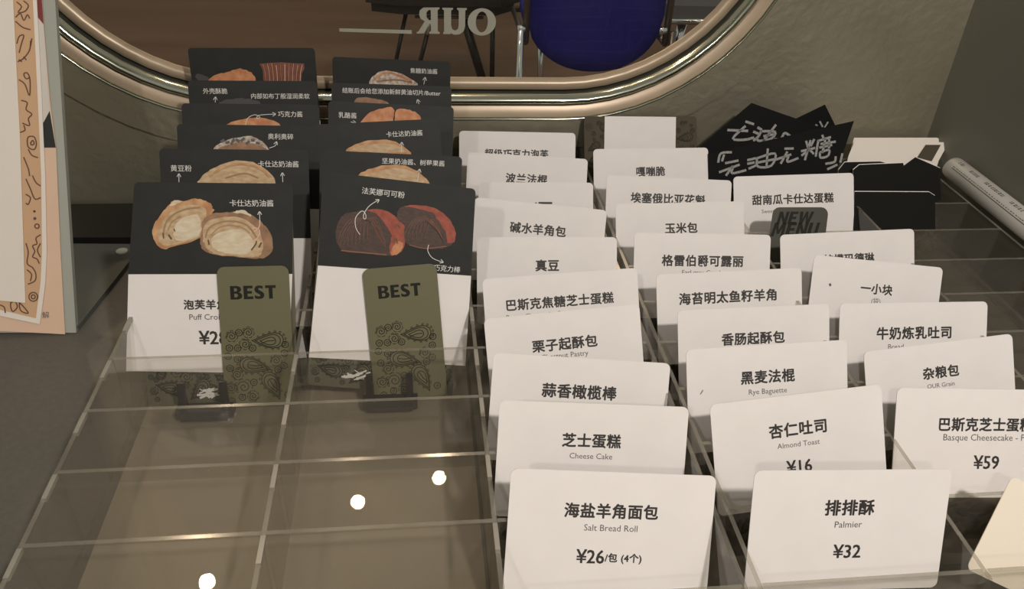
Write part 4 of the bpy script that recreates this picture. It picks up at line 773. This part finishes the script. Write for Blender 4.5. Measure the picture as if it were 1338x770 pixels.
# ------------------------------------------------------------------ clear tray
Yb = Y0 + 10*D
def row_mesh(x0, x1):
    b = B(); t = 0.0020
    vs = [(x0, -t/2, ZF), (x1, -t/2, ZF), (x1, t/2, ZF), (x0, t/2, ZF),
          (x0, -t/2, 0), (x1, -t/2, 0), (x1, t/2, 0), (x0, t/2, 0)]
    b.add(vs, [(0, 3, 2, 1), (0, 1, 5, 4), (2, 3, 7, 6), (0, 4, 7, 3), (1, 2, 6, 5)], 0); b.add(vs, [(4, 5, 6, 7)], 1)
    return pyd(b.v, b.f, b.m)
sb = B(); sb.box(-0.00103, 0.00103, -0.0150, -0.0012, -0.0022, 0.0000)  # short strips at the divider joints; their pale material paints in a bright reflection
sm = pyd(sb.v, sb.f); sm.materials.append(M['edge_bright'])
for XE, lab in (([0, 0.0935, 0.188, 0.2835], 'clear acrylic tray on the left, its two left columns holding tall picture cards'),
                ([0.2895, 0.3850, 0.480, 0.570], 'clear acrylic tray on the right, its far right column nearly empty beside the wall')):
    tx0 = (XE[0]+XE[3])/2
    tray = empty('clear_tray', (tx0, Y0+5*D, ZC)); tag(tray, lab, 'tray', 'clear acrylic card trays side by side')
    tinv = Matrix.Translation((-tx0, -(Y0+5*D), -ZC))
    def tc(o): o.matrix_parent_inverse = tinv; return o
    b = B(); b.box(XE[0]-0.0012, XE[3]+0.0012, Y0-0.003, Yb+0.001, ZF-0.002, ZF-0.0002); tc(b.obj('base_sheet', 'acrylic', tray))
    rms = [row_mesh(XE[i]+0.0011, XE[i+1]-0.0011) for i in range(3)]
    for k in range(0, 11):
        for i in range(3):
            o = link('row_panel', rms[i], ['acrylic', 'edge'], tray); o.location = (0, Y0+k*D, 0); tc(o)
    for i, x in enumerate(XE):
        b = B(); b.box(x-0.001, x+0.001, Y0-0.004, Yb+0.001, ZF, -0.0003, 0, 1); dv = tc(b.obj('divider', ['acrylic', 'edge'], tray))
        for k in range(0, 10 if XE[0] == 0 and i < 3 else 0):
            o = link('edge_glint', sm, None, dv); o.location = (x, Y0+k*D, 0)
# tan sheet standing in for the warm ceiling reflection under two left columns
b = B(); b.box(0.004, 0.186, Y0, Yb-0.002, ZC+0.0001, ZC+0.0004)
tag(b.obj('reflection_sheet', 'reflection_tan'), 'tan sheet added under the two left columns for the warm reflection in the tray floor', 'reflection_tan')

# ------------------------------------------------------------------ cards, tags, signs and menu sheets
INK = {'bold': 'ink', 'thin': 'thin', 'price': 'ink', 'thinwhite': 'ink_white', 'tagbold': 'tagink', 'tagital': 'tagink'}
NAME = {'white': 'price_card', 'olive': 'patterned_card', 'black': 'picture_card', 'tag': 'promo_tag', 'newtag': 'promo_tag', 'sign': 'chalk_sign', 'whiteback': 'blank_card', 'darkback': 'dark_card', 'board': 'menu_board', 'peach': 'menu_sheet'}
NM = {'M1': 'menu_sheet', 'M2': 'menu_sheet', 'M3': 'paper_sheet'}
FRONT = {'white': 0.30, 'black': 0.35}
def slab(name, pts, z0, z1, m, parent):
    b = B(); b.prism(scale(pts), z0*.001, z1*.001); return b.obj(name, m, parent)
_shared = {}
for key, c in CARDS.items():
    w, h, kind = c['w'], c['h'], c['kind']
    rl = c['roll']; rootp = c['root']; rnd = random.Random(key)
    if key == 'C0':
        continue
    mw = board_frame(rootp, c['lean'], rl)
    root = bpy.data.objects.new(NM.get(key, NAME[kind]), None); C.objects.link(root); root.empty_display_size = 0.01
    root.matrix_world = mw; tag(root, c['label'], c['cat'], c['group'])
    top = 0.0
    if kind == 'white':
        slab('label_sheet', rrect(w, min(54.0, h-1), 3.0, h-min(54.0, h-1)), 0.0, 0.35, 'paper', root)
        slab('backing_sheet', rrect(w-7, h-2.5, 2.5), -0.45, -0.05, 'olive_dark', root)
        o = link('paisley_print', paisley_mesh('back', 80, 19, 3, 9, .42), None, root); o.location = (0, 0, 0.00002)
        top = 0.37
    elif kind == 'olive':
        slab('card_sheet', rrect(w, h, 3.0), 0, 0.35, 'olive_dark', root)
        o = link('paisley_print', paisley_mesh('full', 90, 86, 5, 13, .45), None, root); o.location = (0, 0.001, 0.00037); top = 0
    elif kind == 'black':
        split = h-52.0
        whites = [it for it in c['items'] if it[0] == 'P' and it[2] == 'paper']
        if whites: split = sum(p[1] for p in whites[0][1][:2])/2
        slab('picture_panel', rrect(w, h-split, 2.6, split, (0, 0, 1, 1)) if not whites else [(whites[0][1][0][0], whites[0][1][0][1]), (whites[0][1][1][0], whites[0][1][1][1])] + rrect(w, h-split-8, 2.6, split+8, (0, 0, 1, 1))[2:], 0, 0.35, 'black', root)
        if whites:
            slab('label_strip', whites[0][1], -0.05, 0.30, 'paper', root)
        else:
            slab('label_strip', [(-w/2, max(split-54, 16)), (w/2, max(split-54, 16)), (w/2, split), (-w/2, split)], -0.05, 0.30, 'paper', root)
        slab('backing_sheet', rrect(w-1.5, h-3, 2.0), -0.5, -0.1, 'olive', root)
        o = link('paisley_print', paisley_mesh('low', 82, 24, 11, 15, .5), None, root); o.location = (0, 0.0003, -0.00006)
        top = 0.15
        if key in ('R1', 'L1'):
            tb = B(); r2 = random.Random(5)
            for i in range(40 if key == 'R1' else 14):
                x = r2.uniform(-20, 22) if key == 'R1' else r2.uniform(-12, -3); y = r2.uniform(4, 9) + (2 if key == 'R1' and x < -6 else 0)
                a = r2.uniform(-.5, .5); l = r2.uniform(1.0, 3.2)
                ribbon(tb, [(x-l*math.cos(a), y-l*math.sin(a)), (x, y+r2.uniform(-.6, .6)), (x+l*math.cos(a), y+l*math.sin(a))], r2.uniform(.5, 1.3), r2.uniform(0.02, 0.25))
            tb.obj('torn_fibres', 'torn', root)
    elif kind == 'tag':
        slab('tag_sheet', rrect(w, h, 4.0, 0, (0, 0, 1, 1)), 0, 0.4, 'olive_tag', root)
        o = link('paisley_print', paisley_mesh('tag', 38, 46, 23, 21, .5), None, root); o.location = (0, 0.0005, 0.00042); top = 0.42
    elif kind == 'newtag':
        sh = [(-w/2-6, 0), (w/2-6, 0)] + [(x+2, y) for x, y in rrect(w-2, h, 5.0, 0)][10:]
        slab('tag_sheet', sh, 1.0, 1.4, 'newtag', root); top = 1.42
    # sheets given by an outline
    mats = {'sign': 'sign_black', 'whiteback': 'sheet_white', 'darkback': 'olive_black', 'board': 'board', 'peach': 'peach'}
    groups = {}; zs = 0
    for it in c['items']:
        if it[0] == 'P' and it[2] == 'SHEET':
            t = 4.0 if kind == 'board' else 0.35
            slab('board_panel' if kind == 'board' else 'sheet', it[1], -t, 0.0, mats[kind], root)
            if kind == 'darkback':
                slab('pale_edge', [(x, y+(0.55 if y > 20 else 0)) for x, y in it[1]], -0.8, -0.4, 'paper', root)
                bb2 = B(); xs = [p[0] for p in it[1]]; ys = [p[1] for p in it[1]]
                paisley(bb2, (max(xs)-min(xs))*.9, (max(ys)-min(ys))*.8, 9, 9, .4, x0=min(xs)*.9, y0=4); po = bb2.obj('paisley_print', 'olive_dark', root); po.location = (0, 0, 0.00003)
        elif it[0] == 'P':
            if kind == 'black' and it[2] == 'paper': continue
            pts = it[1]
            if kind == 'olive' and it[2] == 'paper':
                slab('blank_label', pts, 0.35, 0.6, 'paper', root); continue
            if it[2] in ('bread_crust', 'bread_orange', 'bread_white', 'bread_brown', 'bread_red', 'choc', 'bread_crumb', 'bread_cream', 'crumb_dark') and kind == 'black':
                pts = closed_smooth(pts, 2); pts = rough_edge(pts, .28, rnd, 2)
            groups.setdefault('photo_print' if kind == 'black' else 'colour_print', []).append(('P', pts, it[2], it[3]+top))
        elif it[0] == 'L':
            nm = {'chalk': 'chalk_writing', 'ink_white': 'arrow_print', 'smudge': 'smudge', 'brown_ink': 'paisley_print'}.get(it[3], 'photo_print')
            zz = {'photo_print': 0.85, 'arrow_print': 0.95, 'paisley_print': 0.25}.get(nm, 0.03)
            groups.setdefault(nm, []).append(('L', it[1], it[2], it[3], zz+top))
        elif it[0] == 'G':
            me = glyph_mesh(it[1], it[4], it[5]); me.materials.append(M['tagink'])
            o = link('lettering', me, None, root); o.location = (it[2]*.001, it[3]*.001, (0.03+top)*.001)
        else:
            if it[1] == '讲解': top = 0.1
            zt = {'black': 0.40, 'peach': .1}.get(kind, 0.03)
            if it[1] in ('泡芙羊角', 'Puff Croissant', '¥28'): zt = 0.36
            me = text_mesh(it[1], it[4], it[5]); me.materials.append(M[INK[it[5]]])
            o = link('lettering', me, None, root); o.location = (it[2]*.001, it[3]*.001, (zt+top)*.001)
            if key == 'T2': o.rotation_euler = (0, 0, math.radians(-0.5))
    for nm, its in groups.items():
        ms = []; bb = B()
        for it in its:
            mm = it[2] if it[0] == 'P' else it[3]
            if mm not in ms: ms.append(mm)
            if it[0] == 'P': polyfill(bb, it[1], it[3], ms.index(mm))
            else: ribbon(bb, smooth_line(it[1]), it[2], it[4], ms.index(mm))
        bb.obj(nm, ms, root)

# cream card leaning over at the right front
c0 = board_frame(CARDS['C0']['root'], 30, -27)
r0 = bpy.data.objects.new('cream_card', None); C.objects.link(r0); r0.matrix_world = c0; tag(r0, CARDS['C0']['label'], 'price card', CARDS['C0']['group'])
slab('label_sheet', rrect(52, 46.5, 3.0), 0, 0.35, 'cream', r0)

# grey board's foot plate and a black slab standing in for the shade behind it
b = B(); b.prism([(-0.13, 0.4480), (-0.0575, 0.4455), (-0.0440, 0.5480), (-0.13, 0.5520)], ZC+0.0002, ZC+0.0035)
ft = b.obj('foot_plate', 'slab'); tag(ft, 'dark grey plate lying on the counter behind the grey menu board', 'plate')
b = B(); b.tube([(-0.0560, 0.5375, ZC+0.0035), (-0.0560, 0.5375, ZC+0.0043)], 0.0040, 20); d_ = b.obj('round_spot', 'dot', ft)  # pale round disc on the foot plate
b = B(); b.prism([(-0.14, 0.5560), (-0.0400, 0.5535), (-0.0400, 0.6080), (-0.14, 0.6080)], ZC+0.0002, ZC+0.006)
tag(b.obj('shade_slab', 'void'), 'low black slab standing in for the shade between the dark grey plate and the wall', 'box')

# black plastic card clips in front of the two tall cards
def card_clip(x, y, label):
    r = empty('card_clip', (x, y, ZF+0.0006)); tag(r, label, 'clip', 'black clips at the foot of the tall picture cards')
    b = B(); b.box(-0.0155, 0.0155, -0.004, 0.0035, 0, 0.005); b.box(-0.0125, 0.0125, -0.006, -0.004, 0.0, 0.003); b.obj('clip_base', 'clip', r)
    for s in (-1, 1):
        b = B(); b.add([(s*0.0112-0.0022, -0.003, 0.005), (s*0.0112+0.0022, -0.003, 0.005), (s*0.0112+0.0022, 0.001, 0.005), (s*0.0112-0.0022, 0.001, 0.005),
                        (s*0.0112-0.0018, 0.0015, 0.021), (s*0.0112+0.0018, 0.0015, 0.021), (s*0.0112+0.0018, 0.004, 0.020), (s*0.0112-0.0018, 0.004, 0.020)],
                       [(0, 3, 2, 1), (4, 5, 6, 7), (0, 1, 5, 4), (2, 3, 7, 6), (0, 4, 7, 3), (1, 2, 6, 5)]); b.obj('prong', 'clip', r)
card_clip(0.0385, 0.3585, 'black two-pronged clip at the foot of the Puff picture card')
card_clip(0.1405, 0.3600, 'black two-pronged clip at the foot of the chocolate bread card')

# marker pen on the right edge of the tray
pen = empty('marker_pen', (0.5805, 0.485, 0.0075)); tag(pen, 'fat white marker pen lying along the right edge of the tray', 'marker')
R_ = 0.0088; pinv = Matrix.Translation((-0.5805, -0.485, -0.0075))
def pc(o): o.matrix_parent_inverse = pinv; return o
ys = [(0.5560, .80), (0.5572, .92), (0.5560, 1.0)]
b = B(); b.tube([(0.5805, 0.4150, 0.0075), (0.5805, 0.5520, 0.0075), (0.5805, 0.5545, 0.0075), (0.5805, 0.5560, 0.0075)], [R_, R_, R_*.95, R_*.78], 28); pc(b.obj('barrel', 'pen_white', pen, True))
b = B(); b.tube([(0.5805, 0.3700, 0.0075), (0.5805, 0.4148, 0.0075)], [R_*.93, R_*.97], 28); pc(b.obj('cap', 'pen_white', pen, True))
def wrap(me, ang, y, k=1):
    """bend flat lettering round the barrel; text runs toward the camera"""
    for v in me.vertices:
        u, t = v.co.x, v.co.y; a = ang + t/R_*k
        v.co = (0.5805 + (R_+0.00006)*math.cos(a), y - u, 0.0075 + (R_+0.00006)*math.sin(a))
    return me
bb = B(); rp = random.Random(2)
for row, a0 in ((0, 2.62), (1, 2.45), (2, 1.75)):
    y = 0.545
    while y > 0.42:
        l = rp.uniform(.0006, .0022) if row else .0016
        for q in range(2 if row == 2 else 1):
            aa = a0 + q*.16
            A = [(0.5805+(R_+0.00005)*math.cos(a), yy, 0.0075+(R_+0.00005)*math.sin(a)) for a, yy in ((aa, y), (aa, y-l), (aa+.07+.05*(row == 2), y-l), (aa+.07+.05*(row == 2), y))]
            bb.add(A, [(0, 1, 2, 3)])
        y -= l + (rp.uniform(.0005, .0016) if row else .0001) + (0.008 if row == 2 and rp.random() < .12 else 0)
pc(bb.obj('marker_print', 'pen_print', pen))

# ------------------------------------------------------------------ beyond the porthole: chairs on the brown floor
FZ = -0.95
def tube(parent, name, pts, r, m='chair_metal', seg=10):
    b = B(); b.tube(pts, r, seg); o = b.obj(name, m, parent, True); o.matrix_parent_inverse = Matrix.Translation(-Vector(parent.location)); return o
bc = empty('blue_chair', (0.76, 2.9, FZ)); tag(bc, 'blue shell chair on grey metal legs seen through the porthole', 'chair')
vs = []; fs = []; NU, NV = 24, 12
for side in (0, 1):
    for i in range(NU+1):
        u = -1+2*i/NU
        zb = -0.47 - 0.175*math.sqrt(max(0, 1-abs(u)**2.2)); hw = 0.232
        for j in range(NV+1):
            z = 0.0 + (zb-0.0)*j/NV; v = j/NV
            vs.append((0.760 + hw*u*(1-0.00*v), 2.70 + 0.035*u*u + side*0.012, z))
N1 = (NU+1)*(NV+1)
for i in range(NU):
    for j in range(NV):
        a = i*(NV+1)+j; q = (a, a+1, a+NV+2, a+NV+1); fs.append(q[::-1]); fs.append(tuple(x+N1 for x in q))
for i in range(NU):
    for j in (0, NV):
        a = i*(NV+1)+j; q = (a, a+NV+1, a+NV+1+N1, a+N1); fs.append(q if j else q[::-1])
for j in range(NV):
    for i in (0, NU):
        a = i*(NV+1)+j; q = (a, a+1, a+1+N1, a+N1); fs.append(q if i else q[::-1])
me = pyd(vs, fs); bmm = bmesh.new(); bmm.from_mesh(me); bmesh.ops.remove_doubles(bmm, verts=bmm.verts, dist=0.0004); bmesh.ops.recalc_face_normals(bmm, faces=bmm.faces); bmm.to_mesh(me); bmm.free(); [setattr(p, 'use_smooth', len(p.vertices) == 4 and abs(p.normal.y) > .7) for p in me.polygons]
o = link('backrest', me, 'blue', bc); o.matrix_parent_inverse = Matrix.Translation((-0.76, -2.9, -FZ))
b = B(); b.prism([(0.56, 2.74), (0.96, 2.74), (0.985, 2.85), (0.975, 3.08), (0.90, 3.14), (0.62, 3.14), (0.545, 3.08), (0.535, 2.85)], -0.535, -0.505); o = b.obj('seat', 'blue', bc); o.matrix_parent_inverse = Matrix.Translation((-0.76, -2.9, -FZ))
for x in (0.522, 0.998):
    tube(bc, 'back_frame', [(x, 2.715, 0.05), (x, 2.70, -0.30), (x, 2.70, -0.545)], 0.012)
    tube(bc, 'knob', [(x-0.03, 2.69, -0.50), (x-0.005, 2.69, -0.50)], 0.013, 'chrome')
tube(bc, 'seat_frame', [(0.522, 2.70, -0.545), (0.522, 3.1, -0.545), (0.998, 3.1, -0.545), (0.998, 2.70, -0.545)], 0.012)
tube(bc, 'leg', [(0.503, 2.68, -0.50), (0.505, 2.68, FZ)], 0.011, 'chrome')
tube(bc, 'leg', [(1.015, 2.68, -0.50), (1.02, 2.68, FZ)], 0.011)
tube(bc, 'leg', [(0.62, 3.05, -0.54), (0.64, 3.03, FZ)], 0.011, 'chrome')
tube(bc, 'leg', [(0.94, 3.05, -0.54), (0.93, 3.03, FZ)], 0.011)
dc = empty('dark_chair', (0.28, 3.35, FZ)); tag(dc, 'dark padded chair with thin black legs behind the glass letters', 'chair')
di = Matrix.Translation((-0.28, -3.35, -FZ))
b = B(); pts = [(-0.02, 3.16), (0.10, 3.12), (0.48, 3.12), (0.56, 3.2), (0.55, 3.55), (0.48, 3.6), (0.05, 3.6), (-0.03, 3.5)]
b.prism(pts, -0.545, -0.49); b.prism([((x-.26)*.93+.26, (y-3.36)*.93+3.36) for x, y in pts], -0.58, -0.545); o = b.obj('seat', 'dark_fabric', dc); o.matrix_parent_inverse = di
tube(dc, 'leg', [(0.13, 3.2, -0.58), (0.04, 3.2, -0.95)], 0.008, 'clip')
tube(dc, 'leg', [(0.225, 3.2, -0.60), (0.13, 3.2, -0.95)], 0.009, 'clip')
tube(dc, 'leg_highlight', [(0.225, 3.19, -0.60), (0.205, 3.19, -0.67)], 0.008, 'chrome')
tube(dc, 'leg', [(0.335, 3.2, -0.57), (0.455, 3.2, -0.95)], 0.017, 'clip')
tube(dc, 'leg', [(0.458, 3.2, -0.56), (0.463, 3.2, -0.95)], 0.010, 'clip')
tube(dc, 'stretcher', [(0.16, 3.18, -0.60), (0.42, 3.18, -0.60)], 0.006, 'chair_metal')
tube(dc, 'back_frame', [(0.0, 3.58, -0.5), (0.0, 3.66, -0.1)], 0.012, 'clip'); tube(dc, 'back_frame', [(0.52, 3.58, -0.5), (0.52, 3.66, -0.1)], 0.012, 'clip')
b = B(); b.box(0.0, 0.52, 3.63, 3.66, -0.30, -0.08); o = b.obj('backrest', 'dark_fabric', dc); o.matrix_parent_inverse = di
gc = empty('grey_chair', (1.40, 3.5, FZ)); tag(gc, 'grey swivel seat on a chrome post right of the blue chair', 'chair')
gi = Matrix.Translation((-1.40, -3.5, -FZ))
b = B(); b.prism([(1.18, 3.3), (1.60, 3.3), (1.64, 3.4), (1.62, 3.7), (1.20, 3.7), (1.16, 3.4)], -0.625, -0.575); o = b.obj('seat', 'grey_seat', gc); o.matrix_parent_inverse = gi
tube(gc, 'post', [(1.29, 3.42, -0.62), (1.25, 3.42, -0.95)], 0.022, 'chrome', 14)
tube(gc, 'seat_frame', [(1.17, 3.29, -0.635), (1.62, 3.29, -0.63)], 0.012, 'chrome')
b = B(); b.tube([(1.25, 3.42, -0.95), (1.25, 3.42, -0.93)], [0.17, 0.15], 24); o = b.obj('foot_disc', 'clip', gc); o.matrix_parent_inverse = gi
